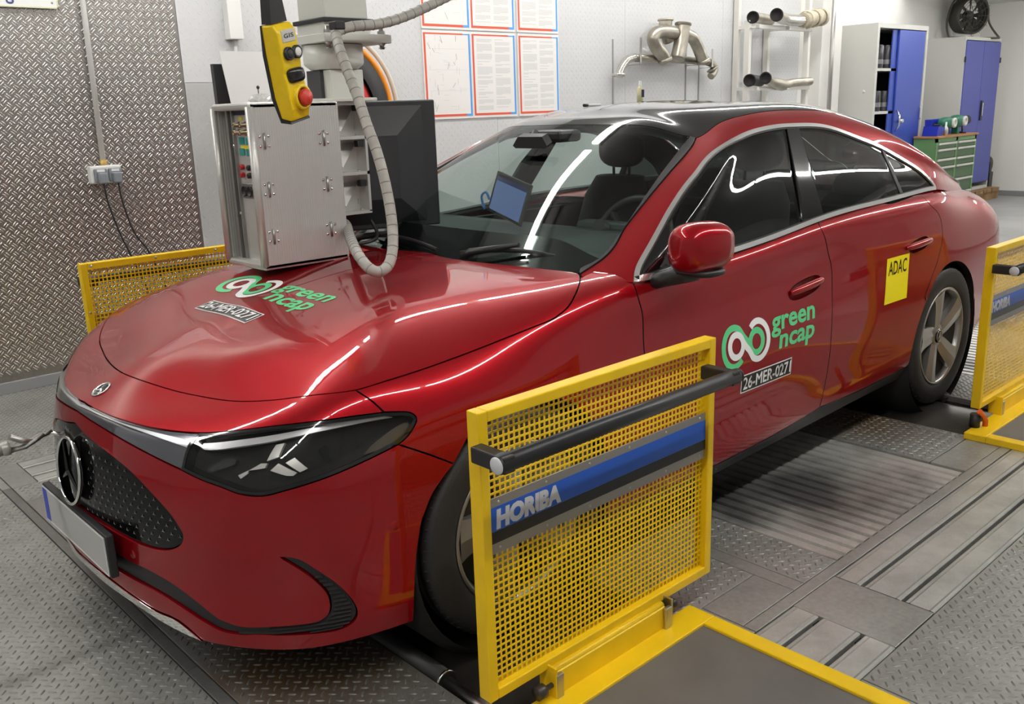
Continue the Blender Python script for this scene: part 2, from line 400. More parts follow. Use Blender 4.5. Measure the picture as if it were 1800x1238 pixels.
GREEN = Surf([[[1.29,0.0,0.945],[1.292,0.27,0.946],[1.31,0.52,0.948],[1.35,0.72,0.945],[1.42,0.8656,0.935],[1.56,0.8682,0.94],[1.8,0.871,0.948],[2.2,0.8686,0.968],[2.65,0.8549,1.0],[3.1,0.8374,1.016],[3.45,0.8192,1.025],[3.75,0.8042,1.02],[4.13,0.738,0.955],[4.45,0.615,0.915],[4.54,0.38,0.92],[4.56,0.0,0.925]],[[1.527,0.0,1.1094],[1.5336,0.2641,1.1091],[1.5579,0.4923,1.1054],[1.6083,0.6652,1.0909],[1.6967,0.8234,1.0807],[1.8267,0.8206,1.092],[2.04,0.818,1.1027],[2.3667,0.8107,1.118],[2.75,0.7957,1.137],[3.15,0.7871,1.1303],[3.4733,0.7827,1.11],[3.7667,0.7843,1.069],[4.1172,0.7325,0.9988],[4.4256,0.6084,0.9549],[4.506,0.3545,0.9615],[4.5265,0.0,0.9656]],[[1.772,0.0,1.2605],[1.7829,0.2581,1.259],[1.8133,0.4643,1.2491],[1.8725,0.6088,1.224],[1.9733,0.7492,1.2263],[2.0933,0.7385,1.244],[2.28,0.7296,1.2573],[2.5333,0.7202,1.268],[2.85,0.7097,1.274],[3.2,0.7183,1.2447],[3.4967,0.7359,1.195],[3.7833,0.7611,1.118],[4.1014,0.7182,1.0376],[4.3968,0.5972,0.9892],[4.4671,0.3279,0.9962],[4.4876,0.0,0.9996]],[[2.03,0.0,1.39],[2.045,0.25,1.387],[2.08,0.43,1.371],[2.145,0.545,1.337],[2.25,0.582,1.372],[2.36,0.6,1.396],[2.52,0.5994,1.412],[2.7,0.5911,1.418],[2.95,0.5911,1.411],[3.25,0.6251,1.359],[3.52,0.6731,1.28],[3.8,0.715,1.167],[4.08,0.69,1.068],[4.36,0.58,1.014],[4.42,0.3,1.02],[4.44,0.0,1.023]],[[2.135,0.0,1.418],[2.15,0.125,1.4203],[2.185,0.215,1.4232],[2.2475,0.2725,1.4266],[2.33,0.291,1.4403],[2.42,0.3,1.4503],[2.55,0.2997,1.457],[2.725,0.2955,1.4592],[2.975,0.2956,1.4505],[3.265,0.3126,1.4146],[3.52,0.3365,1.355],[3.78,0.3575,1.264],[4.03,0.345,1.1744],[4.25,0.29,1.1075],[4.305,0.15,1.0945],[4.325,0.0,1.0906]],[[2.24,0.0,1.446],[2.255,0.0,1.449],[2.29,0.0,1.454],[2.35,0.0,1.462],[2.41,0.0,1.4665],[2.48,0.0,1.47],[2.58,0.0,1.4725],[2.75,0.0,1.473],[3.0,0.0,1.463],[3.28,0.0,1.432],[3.52,0.0,1.38],[3.76,0.0,1.302],[3.98,0.0,1.208],[4.14,0.0,1.137],[4.19,0.0,1.118],[4.21,0.0,1.112]]])
OUT = {
'hood': [[[0.0,0.7481],[0.1045,0.7484],[0.218,0.7471],[0.3222,0.748],[0.4275,0.7444],[0.5159,0.7463],[0.625,0.7507],[0.7572,0.7368],[0.8441,0.74],[0.9384,0.7397],[1.0864,0.7388],[1.2498,0.7371],[1.3677,0.7354],[1.4333,0.7362],[1.4941,0.757],[1.5458,0.7952],[1.5956,0.8356],[1.6346,0.8681]],[[1.6346,0.8681],[1.6699,0.9198],[1.6365,1.046],[1.5936,1.1784],[1.5833,1.3179],[1.6252,1.4678]],[[1.6252,1.4678],[0.0,1.4678]],[[0.0,1.4678],[0.0,0.7481]]],
'nose': [[[0.0,0.6046],[0.0475,0.5997],[0.1588,0.5977],[0.2624,0.6031],[0.3485,0.6117],[0.4252,0.62]],[[0.4252,0.62],[0.5877,0.6426],[0.7544,0.635],[0.8578,0.6216]],[[0.8578,0.6216],[0.8144,0.6784],[0.7572,0.7368]],[[0.7572,0.7368],[0.625,0.7507],[0.5159,0.7463],[0.4275,0.7444],[0.3222,0.748],[0.218,0.7471],[0.1045,0.7484],[0.0,0.7481]],[[0.0,0.7481],[0.0,0.6046]]],
'strip': [[[0.0,0.6046],[0.0475,0.5997],[0.1588,0.5977],[0.2624,0.6031],[0.3485,0.6117],[0.4252,0.62]],[[0.4252,0.62],[0.4169,0.5336],[0.4112,0.4699]],[[0.4112,0.4699],[0.3811,0.471],[0.2924,0.4764],[0.1903,0.485],[0.0,0.5052]],[[0.0,0.5052],[0.0,0.6046]]],
'headlight': [[[0.4252,0.62],[0.5877,0.6426],[0.7544,0.635],[0.8578,0.6216]],[[0.8578,0.6216],[0.9133,0.6019],[0.9345,0.5848],[0.9428,0.5612],[0.9252,0.5269],[0.9021,0.5113]],[[0.9021,0.5113],[0.8101,0.4959],[0.7225,0.4791],[0.6654,0.4645],[0.6216,0.4499],[0.574,0.4489],[0.5212,0.4594],[0.4635,0.4635],[0.4112,0.4699]],[[0.4112,0.4699],[0.4169,0.5336],[0.4252,0.62]]],
'bumper': [[[0.0,0.5052],[0.1903,0.485],[0.2924,0.4764],[0.3811,0.471],[0.4112,0.4699]],[[0.4112,0.4699],[0.4635,0.4635],[0.5212,0.4594],[0.574,0.4489],[0.6216,0.4499],[0.6654,0.4645],[0.7225,0.4791],[0.8101,0.4959],[0.9021,0.5113]],[[0.9021,0.5113],[0.9689,0.455],[1.0332,0.4]],[[1.0332,0.4],[1.0077,0.3808],[0.9781,0.3529],[0.9583,0.3181],[0.9476,0.2952],[0.9374,0.2425],[0.9307,0.182],[0.9269,0.0879],[0.9304,0.0]],[[0.9304,0.0],[0.9085,0.0],[0.851,0.0],[0.7942,0.0],[0.7378,0.0005],[0.6782,0.0042],[0.6109,0.0085],[0.5346,0.0079],[0.4628,0.0],[0.4629,0.0]],[[0.4629,0.0],[0.3864,0.0447],[0.311,0.0388],[0.2362,0.0431],[0.1359,0.0522],[0.0,0.0549]],[[0.0,0.0549],[0.0,0.1051]],[[0.0,0.1051],[0.2103,0.1057],[0.2391,0.1056],[0.3188,0.106],[0.3904,0.0962],[0.4587,0.0769],[0.5171,0.0598],[0.5712,0.0588],[0.6057,0.0624],[0.6714,0.0559],[0.7281,0.0495],[0.7709,0.0462],[0.7951,0.0538],[0.8074,0.0728],[0.8047,0.1074],[0.785,0.1542],[0.7554,0.1979],[0.7211,0.2337],[0.6873,0.2629],[0.6528,0.2684]],[[0.6528,0.2684],[0.6783,0.2471],[0.7092,0.2185],[0.7377,0.1799],[0.7503,0.1487],[0.7537,0.1132],[0.7482,0.0965],[0.7322,0.0825],[0.6979,0.0808],[0.6371,0.0811],[0.5694,0.0794],[0.5311,0.0866],[0.5031,0.0935],[0.438,0.1241],[0.371,0.1454],[0.2974,0.1524],[0.2143,0.1514],[0.0,0.1677]],[[0.0,0.1677],[0.0,0.228]],[[0.0,0.228],[0.2145,0.2146],[0.3089,0.2171],[0.3647,0.2282],[0.3983,0.2455],[0.4185,0.2663],[0.4238,0.2909],[0.4124,0.3116],[0.3921,0.3379],[0.3504,0.3694],[0.2796,0.4044],[0.1994,0.4245],[0.0673,0.4436],[0.0,0.459]],[[0.0,0.459],[0.0,0.5052]]],
'grille': [[[0.0,0.459],[0.0673,0.4436],[0.1994,0.4245],[0.2796,0.4044],[0.3504,0.3694],[0.3921,0.3379],[0.4124,0.3116],[0.4238,0.2909],[0.4185,0.2663],[0.3983,0.2455],[0.3647,0.2282],[0.3089,0.2171],[0.2145,0.2146],[0.0,0.228]],[[0.0,0.228],[0.0,0.459]]],
'intake': [[[0.0,0.1051],[0.2103,0.1057],[0.2391,0.1056],[0.3188,0.106],[0.3904,0.0962],[0.4587,0.0769],[0.5171,0.0598],[0.5712,0.0588],[0.6057,0.0624],[0.6714,0.0559],[0.7281,0.0495],[0.7709,0.0462],[0.7951,0.0538],[0.8074,0.0728],[0.8047,0.1074],[0.785,0.1542],[0.7554,0.1979],[0.7211,0.2337],[0.6873,0.2629],[0.6528,0.2684]],[[0.6528,0.2684],[0.6783,0.2471],[0.7092,0.2185],[0.7377,0.1799],[0.7503,0.1487],[0.7537,0.1132],[0.7482,0.0965],[0.7322,0.0825],[0.6979,0.0808],[0.6371,0.0811],[0.5694,0.0794],[0.5311,0.0866],[0.5031,0.0935],[0.438,0.1241],[0.371,0.1454],[0.2974,0.1524],[0.2143,0.1514],[0.0,0.1677]],[[0.0,0.1677],[0.0,0.1051]]],
'lip': [[[0.0,0.0549],[0.1359,0.0522],[0.2362,0.0431],[0.311,0.0388],[0.3864,0.0447],[0.4629,0.0],[0.4628,0.0]],[[0.4628,0.0],[0.3831,0.0],[0.3044,0.0014],[0.2188,0.0042],[0.0993,0.0003],[0.0,0.0113]],[[0.0,0.0113],[0.0,0.0549]]],
'fender': [[[0.7572,0.7368],[0.8441,0.74],[0.9384,0.7397],[1.0864,0.7388],[1.2498,0.7371],[1.3677,0.7354],[1.4333,0.7362],[1.4941,0.757],[1.5458,0.7952],[1.5956,0.8356],[1.6346,0.8681]],[[1.6346,0.8681],[1.7232,0.8886]],[[1.7232,0.8886],[1.9033,0.8385],[1.7476,0.7557]],[[1.7476,0.7557],[1.7444,0.6954],[1.757,0.6279],[1.7485,0.5291],[1.7389,0.3182],[1.7493,0.1784],[1.7641,0.0671]],[[1.7641,0.0671],[1.5645,0.062],[1.5637,0.063]],[[1.5637,0.063],[1.5735,0.1005],[1.5786,0.138],[1.5791,0.1759],[1.5749,0.2142],[1.5661,0.2512],[1.5528,0.2852],[1.5351,0.3162],[1.5134,0.3449],[1.4881,0.3717],[1.4596,0.3969],[1.4285,0.4205],[1.3951,0.4419],[1.3601,0.4605],[1.3239,0.4758],[1.2869,0.4871],[1.2497,0.4938],[1.2128,0.4957],[1.1768,0.4924],[1.1423,0.4842],[1.1099,0.4717],[1.0797,0.4556],[1.0332,0.4]],[[1.0332,0.4],[0.9689,0.455],[0.9021,0.5113]],[[0.9021,0.5113],[0.9252,0.5269],[0.9428,0.5612],[0.9345,0.5848],[0.9133,0.6019],[0.8578,0.6216]],[[0.8578,0.6216],[0.8144,0.6784],[0.7572,0.7368]]],
'front_door': [[[1.7476,0.7557],[1.7444,0.6954],[1.757,0.6279],[1.7485,0.5291],[1.7389,0.3182],[1.7493,0.1784],[1.7641,0.0671]],[[1.7641,0.0671],[2.1337,0.0613],[2.5335,0.0642],[2.8632,0.0839],[2.859,0.0936]],[[2.859,0.0936],[2.879,0.1825],[2.881,0.267],[2.8794,0.3873],[2.8897,0.4923],[2.9063,0.5853],[2.8732,0.6517],[2.8439,0.7288],[2.8668,0.7669]],[[2.8668,0.7669],[2.5316,0.7632],[2.2567,0.7662],[1.9463,0.7517],[1.7476,0.7557]]],
'rear_door': [[[2.859,0.0936],[2.879,0.1825],[2.881,0.267],[2.8794,0.3873],[2.8897,0.4923],[2.9063,0.5853],[2.8732,0.6517],[2.8439,0.7288],[2.8668,0.7669]],[[2.8668,0.7669],[3.7492,0.9826],[3.4416,0.7611],[3.7903,0.7672]],[[3.7903,0.7672],[3.8115,0.6992],[3.8865,0.6546],[3.9044,0.6094],[3.8945,0.5657],[3.8391,0.5068],[3.7669,0.4474],[3.7017,0.3831],[3.7209,0.3552]],[[3.7209,0.3552],[3.7009,0.3281],[3.6839,0.2994],[3.6698,0.2692],[3.659,0.2376],[3.6514,0.2047],[3.6474,0.1705],[3.6468,0.1352],[3.6499,0.0991],[3.6565,0.0629],[3.6575,0.0652]],[[3.6575,0.0652],[3.2333,0.0617],[2.8632,0.0839],[2.859,0.0936]]],
'quarter': [[[3.7017,0.3831],[3.7669,0.4474],[3.8391,0.5068],[3.8945,0.5657],[3.9044,0.6094],[3.8865,0.6546],[3.8115,0.6992],[3.7903,0.7672]],[[3.7903,0.7672],[4.0335,0.7646]],[[4.0335,0.7646],[4.4633,0.8284],[4.5348,1.0765],[4.5706,1.4678]],[[4.5706,1.4678],[5.462,1.4678]],[[5.462,1.4678],[5.462,0.0]],[[5.462,0.0],[5.0396,0.0],[4.8209,0.0],[4.4633,0.0],[4.3462,0.0055],[4.3385,0.0157]],[[4.3385,0.0157],[4.3507,0.0566],[4.3586,0.0976],[4.3619,0.1386],[4.3605,0.1801],[4.3545,0.2219],[4.3441,0.2625],[4.3296,0.3007],[4.3112,0.3358],[4.2889,0.3677],[4.2628,0.3964],[4.2329,0.4214],[4.1996,0.4424],[4.1633,0.4592],[4.1247,0.4718],[4.0844,0.4803],[4.0431,0.485],[4.0016,0.4859],[3.9605,0.4831],[3.9202,0.4766],[3.8812,0.4662],[3.844,0.4518],[3.8089,0.4332],[3.7765,0.4105],[3.7471,0.3842],[3.7209,0.3552],[3.7017,0.3831]]],
'sill': [[[1.5645,0.062],[1.7641,0.0671],[2.1337,0.0613],[2.5335,0.0642],[2.8632,0.0839],[3.2333,0.0617],[3.6575,0.0652]],[[3.6575,0.0652],[3.608,0.0]],[[3.608,0.0],[3.4339,0.0],[2.8338,0.0],[2.2335,0.0],[1.6332,0.0],[1.5734,0.0],[1.5645,0.062]]],
'windscreen': [[[0.0,0.5767],[0.1974,0.5767],[0.3481,0.5767],[0.4572,0.5776],[0.4848,0.5776]],[[0.4848,0.5776],[0.4794,0.5108],[0.4958,0.4213],[0.507,0.3373],[0.512,0.209],[0.5126,0.1057],[0.5055,0.0545],[0.4815,0.0218],[0.4705,0.0043],[0.4817,0.0]],[[0.4817,0.0],[0.0,0.0]],[[0.0,0.0],[0.0,0.5767]]],
'seal': [[[0.4848,0.5776],[0.4794,0.5108],[0.4958,0.4213],[0.507,0.3373],[0.512,0.209],[0.5126,0.1057],[0.5055,0.0545],[0.4815,0.0218],[0.4906,0.0057]],[[0.4906,0.0057],[0.5163,0.0583],[0.522,0.1037],[0.5159,0.1654],[0.5204,0.2715],[0.5223,0.3815],[0.5137,0.5647]],[[0.5137,0.5647],[0.4848,0.5776]]],
'roof': [[[0.0,0.5767],[0.1974,0.5767],[0.3481,0.5767],[0.4572,0.5776],[0.4848,0.5776],[0.5137,0.5647]],[[0.5137,0.5647],[0.6106,0.5868],[0.7055,0.5906],[0.8741,0.5846],[1.1829,0.576],[1.3884,0.5717],[1.6919,0.5822],[1.9193,0.5767],[2.1257,0.5767]],[[2.1257,0.5767],[2.1833,0.7144],[2.2697,0.9058],[2.2985,1.1205]],[[2.2985,1.1205],[0.0,1.1205]],[[0.0,1.1205],[0.0,0.5767]]],
'rear_window': [[[2.1257,0.5767],[2.4137,0.5568],[2.7281,0.4173],[2.9002,0.2252],[3.0578,0.0936],[3.2295,0.0468],[3.4856,0.0374]],[[3.4856,0.0374],[3.4856,1.1205]],[[3.4856,1.1205],[2.2985,1.1205]],[[2.2985,1.1205],[2.2697,0.9058],[2.1833,0.7144],[2.1257,0.5767]]],
'dlo': [[[0.6287,0.0],[0.6037,0.0423],[0.5905,0.1157],[0.5757,0.2501],[0.5794,0.3693],[0.6103,0.4639],[0.7654,0.4936],[0.9815,0.4998],[1.2016,0.4935],[1.4687,0.4779],[1.7107,0.4392],[1.9485,0.3936],[2.182,0.2926],[2.2883,0.1775],[2.3414,0.0722],[2.3402,0.0045]],[[2.3402,0.0045],[2.1366,0.0038],[1.8388,0.0066],[1.6184,0.0117],[1.3837,0.0147],[1.1532,0.0105],[0.9805,0.0078],[0.7893,0.0],[0.6287,0.0]]],
'side_arch': [[[0.6287,0.0],[0.6037,0.0423],[0.5905,0.1157],[0.5757,0.2501],[0.5794,0.3693],[0.6103,0.4639],[0.7654,0.4936],[0.9815,0.4998],[1.2016,0.4935],[1.4687,0.4779],[1.7107,0.4392],[1.9485,0.3936],[2.182,0.2926],[2.2883,0.1775],[2.3414,0.0722],[2.3402,0.0045]],[[2.3402,0.0045],[2.5395,0.0]],[[2.5395,0.0],[2.7281,0.0],[3.0149,0.0]],[[3.0149,0.0],[3.0578,0.0936],[2.9002,0.2252],[2.7281,0.4173],[2.4137,0.5568],[2.1257,0.5767]],[[2.1257,0.5767],[1.9193,0.5767],[1.6919,0.5822],[1.3884,0.5717],[1.1829,0.576],[0.8741,0.5846],[0.7055,0.5906],[0.6106,0.5868],[0.5137,0.5647]],[[0.5137,0.5647],[0.5223,0.3815],[0.5204,0.2715],[0.5159,0.1654],[0.522,0.1037],[0.5163,0.0583],[0.4906,0.0057],[0.5088,0.0]],[[0.5088,0.0],[0.5802,0.0],[0.6287,0.0]]],
'drl': [[[0.4449,0.5885],[0.5331,0.6114],[0.6324,0.6222],[0.7071,0.6243],[0.8113,0.6187],[0.8952,0.5989]],[[0.8952,0.5989],[0.8136,0.6077],[0.713,0.6083],[0.6413,0.6031],[0.5441,0.5885],[0.4537,0.5613],[0.4449,0.5885]]],
'blade0': [[[0.6117,0.5461],[0.6203,0.5905]],[[0.6203,0.5905],[0.6392,0.5928]],[[0.6392,0.5928],[0.6366,0.556]],[[0.6366,0.556],[0.6117,0.5461]]],
'blade1': [[[0.5712,0.5172],[0.599,0.5403]],[[0.599,0.5403],[0.6129,0.5403]],[[0.6129,0.5403],[0.61,0.5274]],[[0.61,0.5274],[0.5712,0.5172]]],
'blade2': [[[0.6222,0.5201],[0.6375,0.5393]],[[0.6375,0.5393],[0.6827,0.5099]],[[0.6827,0.5099],[0.6752,0.5023]],[[0.6752,0.5023],[0.6611,0.5038]],[[0.6611,0.5038],[0.6222,0.5201]]],
'blade3': [[[0.6531,0.5395],[0.6711,0.5509]],[[0.6711,0.5509],[0.7051,0.5173]],[[0.7051,0.5173],[0.6885,0.5105]],[[0.6885,0.5105],[0.6531,0.5395]]],
'blade4': [[[0.5431,0.4959],[0.5672,0.5166]],[[0.5672,0.5166],[0.5683,0.5073]],[[0.5683,0.5073],[0.5511,0.4861]],[[0.5511,0.4861],[0.5431,0.4959]]],
'blade5': [[[0.7197,0.56],[0.7353,0.5701]],[[0.7353,0.5701],[0.7544,0.5223]],[[0.7544,0.5223],[0.737,0.5321]],[[0.737,0.5321],[0.7197,0.56]]],
'lowbeam': [[[0.4699,0.4934],[0.5043,0.5375],[0.5327,0.5485],[0.5385,0.5328],[0.5056,0.5059],[0.477,0.4855],[0.4699,0.4934]]],
'marker': [[[0.8264,0.5156],[0.8491,0.5389],[0.9048,0.5689],[0.9286,0.564],[0.9206,0.5371],[0.8888,0.5165],[0.8264,0.5156]]],
'wsband': [[[0.0,0.1161],[0.1974,0.1161],[0.3649,0.1123],[0.5077,0.0695],[0.5126,0.1057]],[[0.5126,0.1057],[0.5055,0.0545],[0.4815,0.0218],[0.4705,0.0043],[0.4817,0.0]],[[0.4817,0.0],[0.0,0.0]],[[0.0,0.0],[0.0,0.1161]]],
'tail': [[[4.8209,0.6923],[4.8209,0.5621],[4.9083,0.5274],[5.1489,0.5389]],[[5.1489,0.5389],[5.1707,0.6643],[4.9521,0.7063],[4.8209,0.6923]]],
}
PT = {
'bpillar': [[1.1252,0.46],[1.2887,0.0416],[1.2427,0.4569],[1.4126,0.0379]],
'quarterbar': [[1.9142,0.3957],[1.9809,0.0299],[1.9351,0.3995],[2.0072,0.0289]],
'sail': [[0.5844,0.2152],[0.7614,0.0]],
'handle_f': [[2.5955,0.5555],[2.8349,0.5655],[2.7049,0.5616]],
'handle_r': [[3.5282,0.5757],[3.7794,0.5833],[3.6527,0.5799]],
'sensor': [[0.8881,0.31],[0.2489,0.1751]],
}
# ------------------------------------------------------------------ the room
def steel_mat(name, col, rough, metal, stain=None, scale=2.5, grain=None, ramp=(.36, .62), spots=()):
    """worn plate: large soft stains and fine brushed grain"""
    if name in MATS: return MATS[name]
    m = mat(name, col, rough, metal); nt = m.node_tree; b = nt.nodes['Principled BSDF']
    tc = nt.nodes.new('ShaderNodeNewGeometry'); n1 = nt.nodes.new('ShaderNodeTexNoise'); n2 = nt.nodes.new('ShaderNodeTexNoise')
    n1.inputs['Scale'].default_value = scale; n1.inputs['Detail'].default_value = 8; n1.inputs['Roughness'].default_value = .65
    n2.inputs['Scale'].default_value = 60; n2.inputs['Detail'].default_value = 4
    r = nt.nodes.new('ShaderNodeValToRGB'); st = stain or [c * .55 for c in col]
    r.color_ramp.elements[0].position = ramp[0]; r.color_ramp.elements[0].color = (*st, 1)
    r.color_ramp.elements[1].position = ramp[1]; r.color_ramp.elements[1].color = (*col, 1)
    mx = nt.nodes.new('ShaderNodeMix'); mx.data_type = 'RGBA'; mx.blend_type = 'OVERLAY'; mx.inputs['Factor'].default_value = .25
    mp = nt.nodes.new('ShaderNodeMapping')
    if grain: mp.inputs['Scale'].default_value = grain
    nt.links.new(tc.outputs['Position'], n1.inputs['Vector']); nt.links.new(tc.outputs['Position'], mp.inputs['Vector']); nt.links.new(mp.outputs['Vector'], n2.inputs['Vector'])
    nt.links.new(n1.outputs['Fac'], r.inputs['Fac']); nt.links.new(r.outputs['Color'], mx.inputs['A']); nt.links.new(n2.outputs['Fac'], mx.inputs['B']); 
    out = mx.outputs['Result']
    for (sx, sy, sr, sc) in spots:                       # an oil or rust patch of its own on the floor
        vm = nt.nodes.new('ShaderNodeVectorMath'); vm.operation = 'DISTANCE'; vm.inputs[1].default_value = (sx, sy, 0)
        ad = nt.nodes.new('ShaderNodeMath'); ad.operation = 'MULTIPLY_ADD'; ad.inputs[1].default_value = -.5 * sr * 2; ad.inputs[2].default_value = sr * .5
        n3 = nt.nodes.new('ShaderNodeTexNoise'); n3.inputs['Scale'].default_value = 5; n3.inputs['Detail'].default_value = 8
        a2 = nt.nodes.new('ShaderNodeMath'); m3 = nt.nodes.new('ShaderNodeMapRange'); m3.inputs['From Min'].default_value = sr; m3.inputs['From Max'].default_value = sr * .25; m3.inputs['To Max'].default_value = .9
        mm = nt.nodes.new('ShaderNodeMix'); mm.data_type = 'RGBA'; mm.inputs['B'].default_value = (*sc, 1)
        nt.links.new(tc.outputs['Position'], vm.inputs[0]); nt.links.new(tc.outputs['Position'], n3.inputs['Vector']); nt.links.new(n3.outputs['Fac'], ad.inputs[0])
        nt.links.new(vm.outputs['Value'], a2.inputs[0]); nt.links.new(ad.outputs[0], a2.inputs[1]); nt.links.new(a2.outputs[0], m3.inputs['Value'])
        nt.links.new(m3.outputs['Result'], mm.inputs['Factor']); nt.links.new(out, mm.inputs['A']); out = mm.outputs['Result']
    nt.links.new(out, b.inputs['Base Color'])
    mr = nt.nodes.new('ShaderNodeMapRange'); mr.inputs['To Min'].default_value = rough + .12; mr.inputs['To Max'].default_value = rough - .08
    nt.links.new(n1.outputs['Fac'], mr.inputs['Value']); nt.links.new(mr.outputs['Result'], b.inputs['Roughness'])
    return m
TREAD = steel_mat('tread_plate_steel', (.39, .395, .37), .42, .5, (.28, .283, .262))
LUG = steel_mat('worn_shaded_lug_steel', (.25, .25, .235), .42, .45, (.19, .19, .178))  # lugs darker than the plate: wear plus shading put into the colour
TREADRUST = steel_mat('rusty_tread_plate', (.34, .342, .33), .42, .5, (.26, .25, .23), 3.2, spots=((3.22, -.72, .36, (.20, .105, .035)), (.33, -.62, .42, (.15, .085, .035))))
PLATE = steel_mat('smooth_plate_steel', (.40, .41, .385), .38, .5, (.28, .285, .265))
RAILM = steel_mat('rail_steel', (.57, .58, .55), .36, .5, (.40, .405, .385), 4, (1, 14, 1))
RIBM = steel_mat('ribbed_steel', (.56, .565, .53), .36, .5, (.22, .22, .21), 1.7, (1, 8, 1), (.34, .52), ((2.30, -1.0, .42, (.055, .055, .055)), (2.05, -.8, .3, (.08, .08, .08))))
STRIPM = steel_mat('dark_strip_steel', (.22, .218, .21), .4, .5, (.16, .158, .15))
PIT = mat('pit_black', (.006, .006, .006), rough=.9)
CONC = mat('grey_concrete', (.33, .33, .32), rough=.5, mottle=(1.2, .2))
WALLTREAD = steel_mat('wall_tread_steel', (.33, .315, .295), .32, .85, (.28, .265, .25), 1.5)
WALLBAR = mat('polished_tread_bars', (.66, .645, .62), rough=.22, metal=.9)
WALLPAINT = mat('wall_paint_grey', (.63, .64, .65), rough=.45, mottle=(1.0, .04))
WALLLOW = mat('wall_low_grey', (.47, .48, .48), rough=.4, mottle=(1.0, .05))  # darker grey for the lower part of the first wall bay
WALLWHITE = mat('wall_white', (.82, .81, .78), rough=.55)
FLOOR = MB().box((-6, -6, -.35), (13.75, 2.95, -.30)).obj('floor', PIT, kind='structure')
for a, b in ((-6, .545), (1.222, 3.31), (3.822, 6.2)): MB().box((a, -6, -.3), (b, 2.95, -.034)).obj('sub_floor', mat('sub_floor_dark', (.03, .03, .03), rough=.9), FLOOR)
for y0, y1 in ((-6, -1.203), (1.203, 2.95)): MB().box((.545, y0, -.3), (3.822, y1, -.0345)).obj('sub_floor', mat('sub_floor_dark'), FLOOR)
def plate(name, m, x0, x1, y0, y1, z=0.0, t=.03, par=FLOOR):
    return MB().box((x0, y0, z - t), (x1, y1, z), bev=.0015).obj(name, m, par)
def lens_lugs(name, m, x0, x1, y0, y1, p, L, W, H, par, to=None, ang=(PI / 4, -PI / 4), bars=1, gap=0):
    """raised lozenges in alternating directions on a plate; to maps (a, b, height) arrays to 3D"""
    n_ = int(math.hypot(x1 - x0, y1 - y0) / p) + 2; mx, my = (x0 + x1) / 2, (y0 + y1) / 2
    I, J = np.meshgrid(np.arange(-n_, n_ + 1), np.arange(-n_, n_ + 1)); I = I.ravel(); J = J.ravel(); q = p / math.sqrt(2)
    A = round(mx / q) * q + (I - J) * q; Bq = round(my / q) * q + (I + J) * q; par_ = (I + J) % 2
    ok = (A > x0 + L * .4) & (A < x1 - L * .4) & (Bq > y0 + L * .4) & (Bq < y1 - L * .4); A, Bq, par_ = A[ok], Bq[ok], par_[ok]
    th = np.where(par_ == 0, ang[0], ang[1])
    base = [(-1, 0, 0), (-.5, -.8, 0), (.5, -.8, 0), (1, 0, 0), (.5, .8, 0), (-.5, .8, 0), (-.55, 0, 1), (.55, 0, 1)]
    F0 = [(0, 1, 6), (1, 2, 7, 6), (2, 3, 7), (3, 4, 7), (4, 5, 6, 7), (5, 0, 6)]
    V = []; F = []; n = len(A)
    for k in range(bars):
        o = (k - (bars - 1) / 2) * gap
        pts = np.array(base) * [L / 2, W / 2, H]
        lx = pts[None, :, 0]; ly = pts[None, :, 1] + o
        c, s = np.cos(th)[:, None], np.sin(th)[:, None]
        a = A[:, None] + lx * c - ly * s; b = Bq[:, None] + lx * s + ly * c; h = np.broadcast_to(pts[None, :, 2], a.shape)
        v = np.stack([a, b, h], 2).reshape(-1, 3)
        V.append(to(v) if to else v)
        b0 = k * n * 8
        F += [tuple(b0 + i * 8 + q for q in f) for i in range(n) for f in F0]
    V = np.concatenate(V)
    me = bpy.data.meshes.new(name); me.from_pydata(V.tolist(), [], F); me.polygons.foreach_set('use_smooth', [True] * len(F)); me.materials.append(m); me.update()
    return link(name, me, par, kind='stuff')
def tread(x0, x1, y0, y1, m=TREAD, vis=None):
    pl_ = plate('tread_plate', m, x0, x1, y0, y1)
    if vis:
        a0, a1, b0, b1 = vis
        lens_lugs('raised_lugs', LUG, max(x0, a0), min(x1, a1), max(y0, b0), min(y1, b1), .0265, .0270, .0088, .0034, pl_)
    return pl_
tread(-2.4, .086, -2.6, 1.40, vis=(-1.3, 1, -1.6, 1.4)); tread(-2.4, .086, 1.404, 2.93, vis=(-.6, 1, 1.4, 2.93)); tread(-2.4, .086, -6, -2.604); tread(-6, -2.404, -6, 2.93)
plate('strip_plate', STRIPM, .090, .123, -.388, 1.40); plate('strip_plate', STRIPM, .090, .123, -6, -.391); plate('strip_plate', PLATE, .090, .123, 1.404, 2.93); plate('smooth_plate', PLATE, .127, .224, 1.392, 1.702)
tread(.127, .54, -1.2, 1.2, TREADRUST, (.1, .6, -1.2, .3)); tread(.127, 1.326, -1.388, -1.204, vis=(.1, .6, -1.7, -1.2)); tread(.127, 1.326, -6, -1.706); tread(.127, 1.326, 1.204, 1.388, vis=(.1, .7, 1.2, 1.39))
tread(1.225, 1.605, -1.203, 1.2, vis=(1.2, 1.7, -1.21, -.7)); plate('strip_plate', PLATE, 1.608, 1.665, -1.345, 1.2); tread(1.668, 1.866, -1.345, 1.2, vis=(1.6, 1.9, -1.35, -.6))
plate('smooth_plate', PLATE, 1.33, 1.605, -1.345, -1.206); plate('smooth_plate', PLATE, 2.90, 3.30, -1.345, -1.207); tread(2.90, 3.31, -1.203, 1.2, TREADRUST, (2.9, 3.4, -1.21, -.3))
tread(3.82, 4.25, -1.345, 1.2, TREADRUST, (3.8, 4.3, -1.345, -.5))
for y0, y1 in ((-1.388, -1.348), (1.348, 1.388)): plate('edge_strip', PLATE, 1.33, 6.2, y0, y1)
